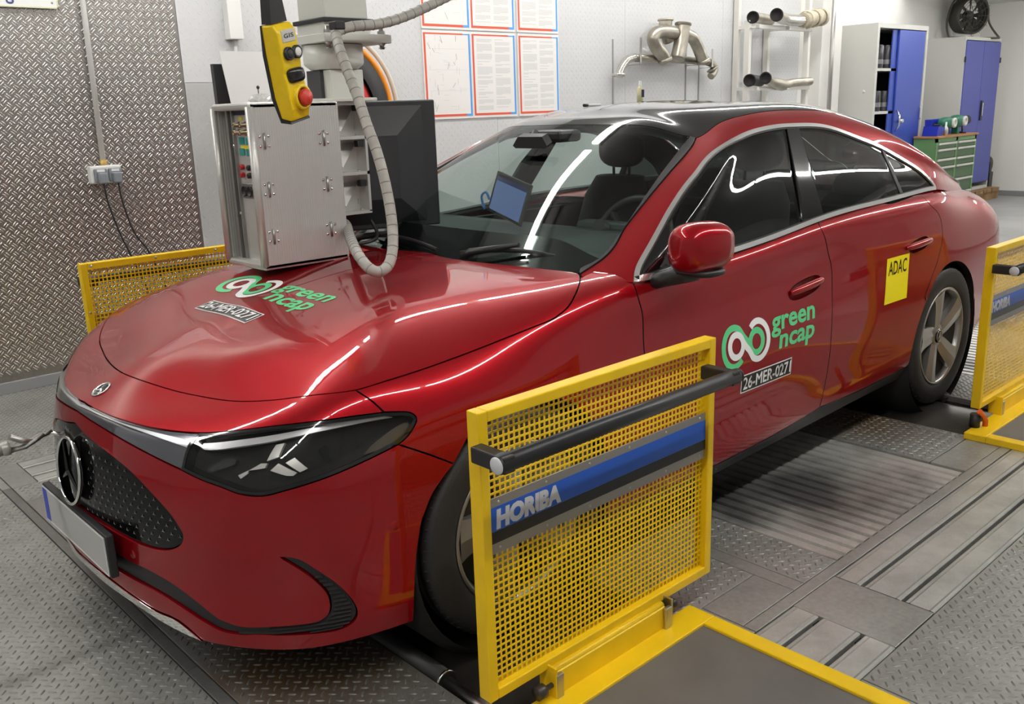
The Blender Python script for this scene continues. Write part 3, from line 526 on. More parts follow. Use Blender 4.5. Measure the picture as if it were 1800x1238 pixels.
plate('smooth_plate', PLATE, 1.526, 1.769, -1.702, -1.391); plate('smooth_plate', PLATE, 1.33, 6.2, 1.206, 1.345)
def rail(x0, x1, y0, y1):
    """flat rail with a rounded lip along each edge, as beside the slots"""
    sec = [(y0, -.03), (y0, -.003), (y0 + .003, -.0005), (y0 + .012, 0), (y1 - .012, 0), (y1 - .003, -.0005), (y1, -.003), (y1, -.03)]
    r_ = MB().prism([(x0, y, z) for y, z in sec], (x1 - x0, 0, 0)).obj('rail', RAILM, FLOOR)
    for y in (y0 + .0135, y1 - .0135): MB().prism([(x0, y - .003, -.0005), (x0, y - .0015, .0012), (x0, y + .0015, .0012), (x0, y + .003, -.0005)], (x1 - x0, 0, 0)).obj('weld_seam', PLATE, r_)
for y0, y1 in ((-1.474, -1.392), (-1.602, -1.487), (-1.702, -1.615)):
    rail(1.773, 6.2, y0, y1); rail(.127, 1.523, y0, y1); rail(.228, 6.2, -y1, -y0)
for y0 in (-1.702, -1.612, -1.484): plate('slot_block', PIT, 1.49, 1.522, y0, y0 + .01, -.012, .018)
tread(1.33, 3.6, -3.9, -1.706, vis=(1.2, 3.4, -3.1, -1.7)); tread(3.604, 6.2, -3.9, -1.706, vis=(3.6, 4.6, -2.4, -1.7)); tread(1.33, 6.2, -6, -3.904); tread(.127, 2.4, 1.706, 2.93, vis=(.1, 1.6, 1.7, 2.93)); tread(2.404, 6.2, 1.706, 2.93)
def ribs(x0, x1, y0, y1, n):
    base = plate('ribbed_plate', RIBM, x0, x1, y0, y1, -.014, .016); w = (x1 - x0) / n; src = None
    for k in range(n):
        if src is None:
            src = MB().prism([(0, y0, -.014), (.006, y0, -.001), (.012, y0, 0), (w - .020, y0, 0), (w - .014, y0, -.002), (w - .006, y0, -.014)], (0, y1 - y0, 0)).obj('rib', RIBM, base); o = src
        else: o = src.copy(); COL.objects.link(o)
        o.parent = base; o.location = (x0 + k * w, 0, 0)
ribs(1.871, 2.893, -1.344, 1.2, 17); ribs(4.254, 6.2, -1.344, 1.2, 32)
MB().box((6.2, -6, -.3), (13.75, 2.95, -.002)).obj('concrete_slab', CONC, FLOOR)
ROLLM = mat('roller_steel', (.075, .068, .06), rough=.33, metal=.6, mottle=(5, .25))
for cx, x0, x1 in ((.885, .60, 1.20), (3.675, 3.315, 3.80)):
    for s in (-1, 1):
        prof = [(.30, 0), (.607, 0), (.61, .004), (.61, .886), (.607, .89), (.30, .89)]
        r = MB().lathe(prof, (cx if cx < 1 else 3.60, -1.20 if s < 0 else .31, -.612), (0, 1, 0), 96)
        o = r.obj('test_bench_roller', ROLLM); tag(o, ('left' if s < 0 else 'right') + ' steel roller under the ' + ('front' if cx < 1 else 'rear') + ' wheel on the ' + ('near side' if s < 0 else 'far side') + ' of the car', 'roller', 'rollers of the test bench')
rod = empty('guide_rod', (0, 0, 0), label='dark round rod lying along the edge of the front roller opening', cat='rod')
MB().cyl((.572, -.93, -.012), (.572, .9, -.012), .030, 20).obj('sleeve', BLACKPL, rod); MB().cyl((.572, -1.19, -.014), (.572, -.93, -.014), .019, 16).obj('shaft', STEEL, rod)
MB().lathe([(.0305, -.004), (.033, -.003), (.033, .003), (.0305, .004)], (.572, -.925, -.012), (0, 1, 0), 20).obj('collar', CHROME, rod)

# walls
WALL = MB().box((-6, 2.95, -.3), (13.75, 3.1, CEIL)).obj('wall_back', WALLWHITE, kind='structure')
towall = lambda v: np.stack([v[:, 0], 2.93 - v[:, 2], v[:, 1]], 1)
def wpanel(x0, x1, z0, z1, m, y=2.93, nm='wall_panel'): return MB().box((x0 + .001, y, z0), (x1 - .001, 2.952, z1), bev=.001).obj(nm, m, WALL)
d = wpanel(-3.2, 1.757, .06, CEIL, WALLTREAD, nm='tread_plate_panel')
lens_lugs('raised_bars', WALLBAR, .1, 1.755, .08, 2.45, .0330, .0350, .0080, .0032, d, towall, (PI / 4, -PI / 4), 2, .0125)
SEAMS = [1.759, 2.95, 4.30, 5.86, 7.35, 8.80]
for a, b in zip(SEAMS[:-1], SEAMS[1:]):
    if a < 2:
        p_ = wpanel(a, b, .06, 1.675, WALLLOW); lens_lugs('raised_bars', WALLLOW, a, b, .5, 1.66, .042, .034, .009, .002, p_, towall)
        p_ = wpanel(a, b, 1.677, CEIL, WALLPAINT); lens_lugs('raised_bars', WALLPAINT, a, b, 1.69, 2.4, .042, .034, .009, .002, p_, towall)
    else:
        p_ = wpanel(a, b, .06, CEIL, WALLPAINT); lens_lugs('raised_bars', WALLPAINT, a, b, .9, 2.55, .042, .034, .009, .0025, p_, towall)
wpanel(-6, -3.202, .06, CEIL, WALLPAINT); wpanel(8.802, 10.9, .06, CEIL, WALLWHITE); wpanel(10.902, 13.75, .06, CEIL, WALLWHITE)
MB().box((-6, 2.915, 0), (9.0, 2.93, .065), bev=.003).obj('baseboard_back', mat('skirting_grey', (.30, .31, .32), rough=.4, metal=.3), kind='structure')
MB().box((8.98, 2.76, 0), (9.42, 2.929, CEIL), bev=.004).obj('wall_pillar', WALLWHITE, kind='structure')  # white pillar standing out from the back wall
END = MB().box((13.75, -6, 0), (13.9, 3.1, CEIL)).obj('wall_end', WALLWHITE, kind='structure')
MB().box((13.735, .9, .02), (13.752, 1.9, 2.15), bev=.003).obj('door_1', WALLWHITE, kind='structure')
for z in (.35, 1.05, 1.85): MB().cyl((13.728, 1.905, z), (13.728, 1.905, z + .14), .014, 8).obj('door_hinge', mat('hinge_grey', (.25, .25, .25), rough=.4, metal=.6), END)
MB().box((13.70, -6, 0), (13.752, 3.0, .07)).obj('baseboard_end', mat('skirting_grey'), kind='structure')
MB().box((-6.1, -6, 0), (-6, 3.1, CEIL)).obj('wall_front', mat('wall_front_grey', (.42, .42, .42), rough=.6), kind='structure')
MB().box((-6, -6.1, 0), (13.75, -6, CEIL)).obj('wall_near', mat('wall_near_grey', (.45, .45, .46), rough=.6), kind='structure')
MB().box((-6, -6, CEIL), (13.75, 3.1, CEIL + .1)).obj('ceiling', mat('ceiling_grey', (.52, .52, .51), rough=.8), kind='structure')
MB().box((11.2, -6, 2.68), (13.75, 2.95, 2.76)).obj('ceiling_soffit', mat('soffit_white', (.7, .7, .68), rough=.6), kind='structure')
# fluorescent battens in two long rows
TUBE = mat('tube_light', (1, 1, 1), emit=((1, .98, .94), LAMP_POWER))
proto = None
for r_, y in enumerate(LAMP_ROWS):
    for i in range(11):
        x = -3.9 + i * 1.56
        if proto is None:
            proto = o = empty('ceiling_light'); MB().box((-.73, -.06, .0), (.73, .06, .045), bev=.004).obj('housing', WHITE, proto); MB().box((-.72, -.045, -.045), (.72, .045, 0), bev=.015).obj('diffuser', TUBE, proto)
        else: o = copy_tree(proto)
        o.location = (x, y, CEIL - .05); tag(o, 'fluorescent batten, %s from the far end of the ceiling row over the %s flank' % (('eleventh', 'tenth', 'ninth', 'eighth', 'seventh', 'sixth', 'fifth', 'fourth', 'third', 'second', 'first')[i], 'near' if r_ == 0 else 'far'), 'ceiling light', 'fluorescent battens')
for k, y in enumerate((-1.2, .9)):  # two added battens, out of view, that brighten the end wall
    o = copy_tree(proto); o.location = (12.3, y, 2.63); o.rotation_euler = (0, 0, PI / 2); tag(o, 'added white batten, out of view, under the low ceiling at the end, ' + ('nearer' if k == 0 else 'farther') + ' of two', 'ceiling light', 'fluorescent battens')
# ------------------------------------------------------------------ the car
CAR = empty('car', (0, 0, 0), label='dark red four-door saloon car strapped on the roller test bench', cat='car')
BVHV, BVHF = [], []
def body(name, m, key, holes=(), side='both', S=BODY, step=.014, bvh=True, label=None, par=CAR, edge=None, **k):
    poly = resample(OUT[key], step) if isinstance(key, str) else key
    V, F, N = patch(S, poly, holes, **k)
    if bvh:
        o = len(BVHV)
        for flip in ((1, -1)):
            o = len(BVHV); BVHV.extend([Vector((p[0], p[1] * flip, p[2])) for p in V]); BVHF.extend([[i + o for i in (f if flip > 0 else reversed(f))] for f in F])
    if side == 'sym': return [link(name, skin_mesh(name, V, F, N, both=True, m=m, m2=edge), par, label)]
    r = [link(name, skin_mesh(name, V, F, N, m=m, m2=edge), par, label)]
    if side == 'both': r.append(link(name, skin_mesh(name, V, F, N, mirror=True, m=m, m2=edge), par, label))
    return r
def ell_uv(S, c, ax, a, b, n=28, power=2.4):
    """rounded outline of half sizes a, b metres round the surface point c, long axis towards ax"""
    c = np.array(c); du, dv, nn = [x[0] for x in S.frame([c])]
    d = S([ax])[0] - S([c])[0]; d -= nn * d.dot(nn); d /= np.linalg.norm(d); e = np.cross(nn, d)
    M = np.array([du, dv]).T; out = []
    for t in np.linspace(0, 2 * PI, n, endpoint=False):
        ct, st = math.cos(t), math.sin(t)
        w = d * a * math.copysign(abs(ct) ** (2 / power), ct) + e * b * math.copysign(abs(st) ** (2 / power), st)
        out.append(c + np.linalg.lstsq(M, w, rcond=None)[0])
    return np.array(out)
def bowl(name, m, S, ring, depth, par, n=5):
    c = ring.mean(0); V = []; F = []; k = len(ring)
    for i in range(n + 1):
        t = i / n; q = c + (ring - c) * (1 - t * .999); N = S.frame(q)[2]
        V += (S(q) - N * depth * math.sin(t * PI / 2) ** .8).tolist()
    for i in range(n):
        for j in range(k): F.append([i * k + j, i * k + (j + 1) % k, (i + 1) * k + (j + 1) % k, (i + 1) * k + j])
    out = []
    for s in (1, -1):
        me = bpy.data.meshes.new(name); me.from_pydata([(x, y * s, z) for x, y, z in V], [], F if s > 0 else [f[::-1] for f in F])
        me.polygons.foreach_set('use_smooth', [True] * len(F)); me.materials.append(m); out.append(link(name, me, par))
    return out

body('hood', RED, 'hood', side='sym')
body('nose_panel', RED, 'nose', side='sym')
body('bumper', RED, 'bumper', side='sym', flange=.025)
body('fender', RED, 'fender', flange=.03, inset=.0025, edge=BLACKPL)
hf0, hf1, hfm = PT['handle_f']; hr0, hr1, hrm = PT['handle_r']
cupf = ell_uv(BODY, (np.array(hf0) + hf1) / 2 - [0.01, .004], hf1, .118, .030); cupr = ell_uv(BODY, (np.array(hr0) + hr1) / 2 + [0.004, -.004], hr1, .098, .026)
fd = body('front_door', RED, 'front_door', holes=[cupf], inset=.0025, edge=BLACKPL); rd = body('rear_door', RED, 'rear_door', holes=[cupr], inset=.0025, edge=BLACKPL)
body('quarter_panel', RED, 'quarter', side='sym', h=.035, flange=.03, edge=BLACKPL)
body('sill', BLACKPL, 'sill', flange=.03)
body('side_arch', RED, 'side_arch', S=GREEN)
body('roof_panel', BLACKGLOSS, 'roof', S=GREEN, side='sym', h=.035, label='black glass roof panel')
for n_, cup, a, b, drs in (('f', cupf, hf0, hf1, fd), ('r', cupr, hr0, hr1, rd)):
    bw = bowl('handle_recess', RED, BODY, cup, .028, CAR)
    a = np.array(a); b = np.array(b)
    for s_, o in enumerate(drs):
        bw[s_].parent = o
        A_, B_ = BODY([a])[0], BODY([b])[0]; na = BODY.frame([(a + b) / 2])[2][0]
        mb = MB(); q = []
        for t in np.linspace(0, 1, 9):
            p = A_ * (1 - t) + B_ * t + na * (.012 * math.sin(PI * t) ** .5 + .002)
            q.append((p[0], p[1] * (1 if s_ == 0 else -1), p[2]))
        rr = [.008 + .007 * math.sin(PI * t) ** .4 for t in np.linspace(0, 1, 9)]
        mb.tube(q, rr, 12)
        me = mb.obj('door_handle', RED, o)
DLO = resample(OUT['dlo'], .014)
if area(DLO) < 0: DLO = DLO[::-1]
TRIM_IN = inset_uv(GREEN, DLO, .017, seam=False)
CORE = inset_uv(GREEN, DLO, .022, seam=False)
V, F, N = patch(GREEN, DLO, [TRIM_IN], off=.004, inset=0, flange=.02)
for mir in (False, True): link('window_trim', skin_mesh('window_trim', V, F, N, mirror=mir, m=SATIN), CAR, 'satin chrome trim round the side windows')
V, F, N = patch(GREEN, TRIM_IN, [CORE], off=-.001, inset=0, flange=.02)
for mir in (False, True): link('window_gasket', skin_mesh('window_gasket', V, F, N, mirror=mir, m=BLACKPL), CAR)
p0, p1, p2, p3 = [np.array(p) for p in PT['bpillar']]; q0, q1, q2, q3 = [np.array(p) for p in PT['quarterbar']]; s0, s1 = [np.array(p) for p in PT['sail']]
ext = lambda a, b: (a - (b - a) * .6, b + (b - a) * .6)
def strip(left, right):
    P = CORE
    if left is not None: P = clip_line(P, *ext(left[1], left[0])[::1]) if False else clip_line(P, *ext(left[0], left[1]))
    if right is not None: P = clip_line(P, *ext(right[1], right[0]))
    return P
# outlines between dividing lines: 'left of a->b' with a at the top keeps the rearward side
sail = strip(None, (s0, s1)); frontw = strip((s0, s1), (p0, p1)); bpil = strip((p0, p1), (p2, p3)); rearw = strip((p2, p3), (q0, q1)); qbar = strip((q0, q1), (q2, q3)); quart = strip((q2, q3), None)
for nm, P, m, of in (('sail_panel', sail, BLACKGLOSS, 0), ('front_window', frontw, SIDEGLASS, -.004), ('pillar_cover', bpil, BLACKGLOSS, .001), ('rear_window', rearw, SIDEGLASS, -.004), ('window_divider', qbar, BLACKPL, .001), ('quarter_window', quart, PRIVGLASS, -.004)):
    if len(P) > 2:
        V, F, N = patch(GREEN, P, off=of, inset=0, flange=.004 if m in (SIDEGLASS, PRIVGLASS) else .02)
        for mir in (False, True): link(nm, skin_mesh(nm, V, F, N, mirror=mir, m=m), CAR)
ws = resample(OUT['windscreen'], .014)
body('windscreen', GLASS, 'windscreen', S=GREEN, side='sym', flange=0, bvh=False)
body('windscreen_seal', BLACKPL, 'seal', S=GREEN, bvh=False, off=.004)
body('windscreen_band', BLACKGLOSS, 'wsband', S=GREEN, side='sym', flange=0, bvh=False, off=-.012, inset=.004)
body('pillar_lining', LINING, 'side_arch', S=GREEN, bvh=False, off=-.022, flange=0, inset=-.006)
body('door_inner_skin', LINING, 'front_door', bvh=False, off=-.035, flange=0, inset=-.004, h=.06)
body('door_inner_skin', LINING, 'rear_door', bvh=False, off=-.035, flange=0, inset=-.004, h=.06)
body('rear_screen', PRIVGLASS, 'rear_window', S=GREEN, side='sym', flange=0, bvh=False)
# headlights
HL = resample(OUT['headlight'], .012)
if area(HL) < 0: HL = HL[::-1]
HLI = inset_uv(BODY, HL, .011)
V, F, N = patch(BODY, HL, [HLI], off=.0005, inset=.0015, flange=.05)
frames = []
for mir in (False, True): frames.append(link('headlight', skin_mesh('headlight', V, F, N, mirror=mir, m=BLACKGLOSS), CAR, 'dark headlamp unit'))
def hl_part(name, m, poly, off, flange=.01, h=.02, inset=0):
    V, F, N = patch(BODY, poly, h=h, off=off, inset=inset, flange=flange)
    for mir in (False, True): link(name, skin_mesh(name, V, F, N, mirror=mir, m=m), frames[int(mir)])
hl_part('lens', LENS, HLI, 0, .003)
hl_part('housing', mat('lamp_housing', (0.012, 0.012, 0.014), rough=.25), HL, -.05, 0)
hl_part('light_guide', mat('light_guide', (0.80, 0.80, 0.82), rough=.22, metal=.3), resample(OUT['drl'], .012), -.014)
for i in range(6): hl_part('reflector', mat('reflector_silver', (0.82, 0.81, 0.77), rough=.25, metal=.45) if i != 5 else BLACKGLOSS, resample(OUT['blade%d' % i], .01), -.022 - .002 * i, .012)
hl_part('projector', mat('lamp_inner', (0.06, 0.06, 0.065), rough=.15, metal=.5), resample(OUT['lowbeam'], .01), -.02, .03)
hl_part('side_marker', mat('side_marker', (0.10, 0.085, 0.06), rough=.2, metal=.2), resample(OUT['marker'], .01), -.02, .01)
sb = body('light_strip', mat('light_strip', (0.11, 0.115, 0.13), rough=.1, metal=.4, coat=1), 'strip', side='sym', off=-.003, bvh=False, label='smoked full-width light strip above the grille')[0]
stp = resample(OUT['strip'], .012)
if area(stp) < 0: stp = stp[::-1]
mid = clip_line(clip_line(stp, (0, .552), (.5, .552)), (.5, .582), (0, .582))
V, F, N = patch(BODY, mid, off=.0005, inset=.001, flange=.004)
link('strip_reflector', skin_mesh('strip_reflector', V, F, N, both=True, m=mat('smoked_silver', (0.62, 0.63, 0.67), rough=.22, metal=.6, coat=1)), sb)
# grille with its star pattern and round emblem
gr = body('grille', mat('grille_black', (.006, .006, .006), rough=.12, spec=.28), 'grille', side='sym', off=-.006, flange=.02, bvh=False, label='gloss black grille with rows of tiny stars')[0]
gp = resample(OUT['grille'], .012)
def star3(mb, c, n, up, r, d=.002, w=.16):
    n = Vector(n).normalized(); up = Vector(up); up = (up - n * up.dot(n)).normalized(); rt = up.cross(n); P = []
    for k in range(6):
        a = PI / 2 + k * PI / 3; R = r if k % 2 == 0 else r * w
        P.append(Vector(c) + (rt * math.cos(a) + up * math.sin(a)) * R)
    mb.add(P + [Vector(c) + n * d], [(k, (k + 1) % 6, 6) for k in range(6)])
mb = MB(); cand = []
for j, vv in enumerate(np.arange(.215, .46, .021)):
    for uu in np.arange((j % 2) * .0125, .44, .025): cand.append((uu, vv))
cand = np.array(cand); gi = inset_uv(BODY, gp if area(gp) > 0 else gp[::-1], .012); ok = inside(gi, cand + 1e-6) ; cand = cand[ok]
P_, N_ = BODY(cand), BODY.frame(cand)[2]
for p, n in zip(P_, N_):
    for s in (1, -1):
        if abs(p[1]) < .01 and s < 0: continue
        if math.hypot(p[1], p[2] - .517) < .105: continue
        star3(mb, (p[0] - n[0] * .004, (p[1] - n[1] * .004) * s, p[2] - n[2] * .004), (n[0], n[1] * s, n[2]), (0, 0, 1), .0068)
mb.obj('star_pattern', mat('dark_chrome', (0.20, 0.20, 0.20), rough=.35, metal=.7), gr, kind='stuff', fix=False)
em = MB(); c0 = Vector((-.010, 0, .513)); ring = [c0 + Vector((-.006 + .012 * math.sin(a), .094 * math.cos(a), .094 * math.sin(a))) for a in np.linspace(0, 2 * PI, 49)]
em.tube(ring, .005, 8, cap=False)
emo = em.obj('emblem_ring', CHROME, gr)
em = MB(); em.lathe([(0, 0), (.092, 0), (.092, -.006)], c0 + Vector((-.003, 0, 0)), (-1, 0, .12), 40); em.obj('emblem_disc', BLACKGLOSS, emo)
em = MB()
for k in range(3):
    a = PI / 2 + k * 2 * PI / 3; tip = c0 + Vector((-.008, .088 * math.cos(a), .092 * math.sin(a))); pr = Vector((0, -math.sin(a), math.cos(a)))
    ctr = c0 + Vector((-.008, 0, 0)); q = [ctr + pr * .009, tip + pr * .001, tip - pr * .001, ctr - pr * .009]
    em.add(q + [p + Vector((.008, 0, 0)) for p in q] + [ctr + Vector((-.006, 0, 0)), tip + Vector((-.002, 0, 0))], [(0, 8, 9, 1), (8, 3, 2, 9), (1, 9, 2), (0, 1, 5, 4), (3, 7, 6, 2)])
em.obj('emblem_star', mat('smoked_chrome', (.06, .06, .062), rough=.15, metal=1), emo)
# lower intake with slats, chrome lip
ik = body('lower_intake', BLACKPL, 'intake', side='sym', off=-.008, flange=.03, bvh=False, label='black lower air intake with side vents')[0]
ip = resample(OUT['intake'], .01)
if area(ip) < 0: ip = ip[::-1]
ip2 = inset_uv(BODY, ip, .004); mb = MB()
for zz in np.arange(.165, .40, .0125):
    # slats across the crescent-shaped vent at the bumper corner
    us = np.arange(.56, .80, .004); vs = np.interp(zz, [.15, .24, .335, .45], BODY.vk[:4])
    q = np.stack([us, np.full_like(us, vs)], 1); ok = inside(ip2, q)
    q = q[ok]
    if len(q) < 4: continue
    P, N = BODY(q), BODY.frame(q)[2]
    for s in (1, -1):
        A = [(p[0] - n[0] * .0075, (p[1] - n[1] * .0075) * s, p[2] - n[2] * .0075) for p, n in zip(P, N)]; Bq = [(p[0] - n[0] * .001, (p[1] - n[1] * .001) * s, p[2] - n[2] * .001 - .003) for p, n in zip(P, N)]; Cq = [(p[0] - n[0] * .0075, (p[1] - n[1] * .0075) * s, p[2] - n[2] * .0075 - .007) for p, n in zip(P, N)]
        m_ = len(A); mb.add(A + Bq + Cq, [(i, i + 1, m_ + i + 1, m_ + i) for i in range(m_ - 1)] + [(m_ + i, m_ + i + 1, 2 * m_ + i + 1, 2 * m_ + i) for i in range(m_ - 1)])
mb.obj('vent_slats', mat('vent_plastic', (.03, .03, .031), rough=.3), ik, kind='stuff')
body('chrome_lip', CHROME, 'lip', side='sym', off=.004, flange=.02, bvh=False, label='chrome strip along the bottom of the bumper')
# blank number plate on its holder
pl = MB().box((-.026, -.268, .278), (-.004, .268, .402), bev=.004).obj('plate_holder', BLACKPL, CAR)
MB().box((-.0285, -.26, .284), (-.026, .26, .396), bev=.001).obj('number_plate', mat('plate_grey', (.50, .50, .49), rough=.4), pl, label='blank pale grey number plate')
mb = MB()
for a, b in (((-.0292, -.26, .392), (-.0286, .26, .396)), ((-.0292, -.26, .284), (-.0286, .26, .288)), ((-.0292, -.26, .288), (-.0286, -.256, .392))): mb.box(a, b)
mb.obj('plate_rim', WHITE, pl)
MB().box((-.0293, .222, .288), (-.0287, .26, .392)).obj('country_band', mat('plate_blue', (.02, .05, .55), rough=.4), pl)
# round bonnet badge, parking sensors
from mathutils.bvhtree import BVHTree
BVH = BVHTree.FromPolygons(BVHV, BVHF)
h_ = BVH.ray_cast(Vector((.105, 0, 2)), Vector((0, 0, -1)))
bc, bn = h_[0], h_[1]
bd = MB().lathe([(0, .001), (.029, .001), (.029, .003), (.026, .0035)], bc, bn, 32).obj('bonnet_badge', BLACKGLOSS, CAR, label='small round emblem on the nose')
mb = MB().lathe([(.0285, 0), (.0305, .003), (.0285, .0045), (.0245, .0035), (.024, .001)], bc, bn, 36)
for k in range(3):
    a = k * 2 * PI / 3; e1 = (Vector((1, 0, 0)) - bn * bn.x).normalized(); e2 = bn.cross(e1)
    d = e1 * math.cos(a) + e2 * math.sin(a); s = bn.cross(d)
    mb.add([bc + s * .005 + bn * .002, bc + d * .024 + s * .001 + bn * .002, bc + d * .024 - s * .001 + bn * .002, bc - s * .005 + bn * .002, bc + bn * .006, bc + d * .024 + bn * .004], [(0, 4, 5, 1), (4, 3, 2, 5), (1, 5, 2)])
mb.obj('badge_ring', CHROME, bd)
for q in PT['sensor']:
    ringp = ell_uv(BODY, q, (q[0] + .01, q[1]), .012, .012, 20, 2)
    inn = BODY(q)[0]; nn = BODY.frame([q])[2][0]
    for s in (1, -1): MB().lathe([(0, .001), (.0095, .001), (.0105, 0), (.0122, .0008), (.0128, -.001)], (inn[0], inn[1] * s, inn[2]), (nn[0], nn[1] * s, nn[2]), 20).obj('parking_sensor', RED, CAR)
# dark lining inside the shell, wheel wells
mb = MB(); us = np.linspace(0, BODY.u1, 150); vs = np.linspace(0.02, BODY.vk[7] - .03, 24)
for s in (1, -1):
    Q = np.stack(np.meshgrid(us, vs), 2).reshape(-1, 2); P = BODY(Q) - BODY.frame(Q)[2] * .034
    P[:, 1] *= s; fs = []
    for j in range(len(vs) - 1):
        for i in range(len(us) - 1):
            k = [j * len(us) + i, j * len(us) + i + 1, (j + 1) * len(us) + i + 1, (j + 1) * len(us) + i]
            c = P[k].mean(0)
            if min(math.hypot(c[0] - .885, c[2] - .335), math.hypot(c[0] - 3.675, c[2] - .335)) < .39: continue
            fs.append(k)
    mb.add(P, fs)
for cx in (.885, 3.675):
    for s in (1, -1):
        mb.lathe([(.372, 0), (.40, .05), (.40, .36), (.02, .36)], (cx, -.905 * s, .335), (0, s, 0), 40)
mb.box((.3, -.75, .16), (4.4, .75, .20))
mb.box((.25, -.55, .2), (1.25, .55, .70)); mb.box((1.25, -.8, .30), (1.32, .8, .93)); mb.box((3.75, -.6, .4), (4.3, .6, .9))
mb.obj('inner_lining', DARK, CAR, fix=False)
# wheels
def make_wheel(cx, s):
    c = Vector((cx, -.905 * s, .335)); out = Vector((0, -s, 0)); w = MB()
    prof = [(.232, -.205), (.262, -.212), (.305, -.214), (.325, -.205), (.334, -.185)]
    for g in (-.165, -.125, -.085, -.045): prof += [(.335, g - .007), (.325, g - .005), (.325, g + .005), (.335, g + .007)]
    prof += [(.334, -.022), (.326, -.004), (.308, .004), (.285, .006), (.262, .004), (.246, 0), (.238, -.006), (.232, -.014)]
    w.lathe(prof, c, out, 72)
    t = w.obj('wheel', RUBBER, CAR)
    w = MB()   # fine sidewall blocks and shoulder cuts
    for k in range(72):
        a = 2 * PI * k / 72; d = Vector((math.cos(a), 0, math.sin(a))); tg = Vector((-math.sin(a), 0, math.cos(a)))
        w.prism([c + d * .318 + out * .0005 + tg * .002, c + d * .3335 - out * .018 + tg * .002, c + d * .3335 - out * .018 - tg * .002, c + d * .318 + out * .0005 - tg * .002], d * .0022)
    w.obj('tread_blocks', RUBBER, t, kind='stuff')
    w = MB().lathe([(.236, -.008), (.238, -.004), (.233, -.001), (.226, -.003), (.222, -.012), (.215, -.03), (.212, -.2)], c, out, 64)
    rim = w.obj('rim', ALLOY, t)
    w = MB().lathe([(.212, -.19), (.212, -.03), (.0, -.075)], c, out, 40); w.obj('rim_barrel', BLACKPL, rim)
    w = MB().lathe([(.16, -.062), (.16, -.06), (.07, -.058)], c, out, 40); w.obj('brake_disc', mat('disc_steel', (.22, .21, .2), rough=.4, metal=.9), t)
    w = MB()
    e1 = Vector((1, 0, 0)) * s; e2 = Vector((0, 0, 1))
    for k in range(5):
        a0 = PI / 2 + .12 + 2 * PI * k / 5
        L, Rr = [], []
        for i in range(9):
            tt = i / 8; r = .045 + (.225 - .045) * tt; tw = .10 * tt
            L.append((r, a0 + tw + (.46 * (1 - tt) ** 2 + .17 + .13 * tt)));Rr.append((r, a0 + tw - (.46 * (1 - tt) ** 2 + .17 + .08 * tt)))
        P = lambda r, a, h: c + (e1 * math.cos(a) + e2 * math.sin(a)) * r + out * h
        dep = lambda r: -.028 + .022 * ((r - .045) / .18) ** .8
        vs = [P(r, a, dep(r)) for r, a in L] + [P(r, (a + b) / 2, dep(r) + .006) for (r, a), (_, b) in zip(L, Rr)] + [P(r, a, dep(r) - .004) for r, a in Rr] + [P(r, a, dep(r) - .035) for r, a in L] + [P(r, a, dep(r) - .035) for r, a in Rr]
        fs = []
        for i in range(8):
            fs += [(i, i + 1, 10 + i, 9 + i), (9 + i, 10 + i, 19 + i, 18 + i), (27 + i, 28 + i, i + 1, i), (18 + i, 19 + i, 37 + i, 36 + i)]
        w = MB().add(vs, fs)
        w.obj('spoke', ALLOY, rim)
    w = MB().lathe([(.062, -.06), (.062, -.03), (.05, -.024), (.036, -.022)], c, out, 30); w.obj('hub', ALLOY, rim)
    w = MB().lathe([(.036, -.024), (.034, -.016), (.0, -.014)], c, out, 30); hc = w.obj('hub_cap', BLACKGLOSS, rim)
    w = MB(); star3(w, c - out * .0145, out, (0, 0, 1), .026, .002); w.lathe([(.030, -.0155), (.029, -.0135), (.027, -.0155)], c, out, 30); w.obj('hub_star', CHROME, hc, fix=False) if False else w.obj('hub_star', CHROME, rim, fix=False)
for cx in (.885, 3.675):
    for s in (1, -1): make_wheel(cx, s)
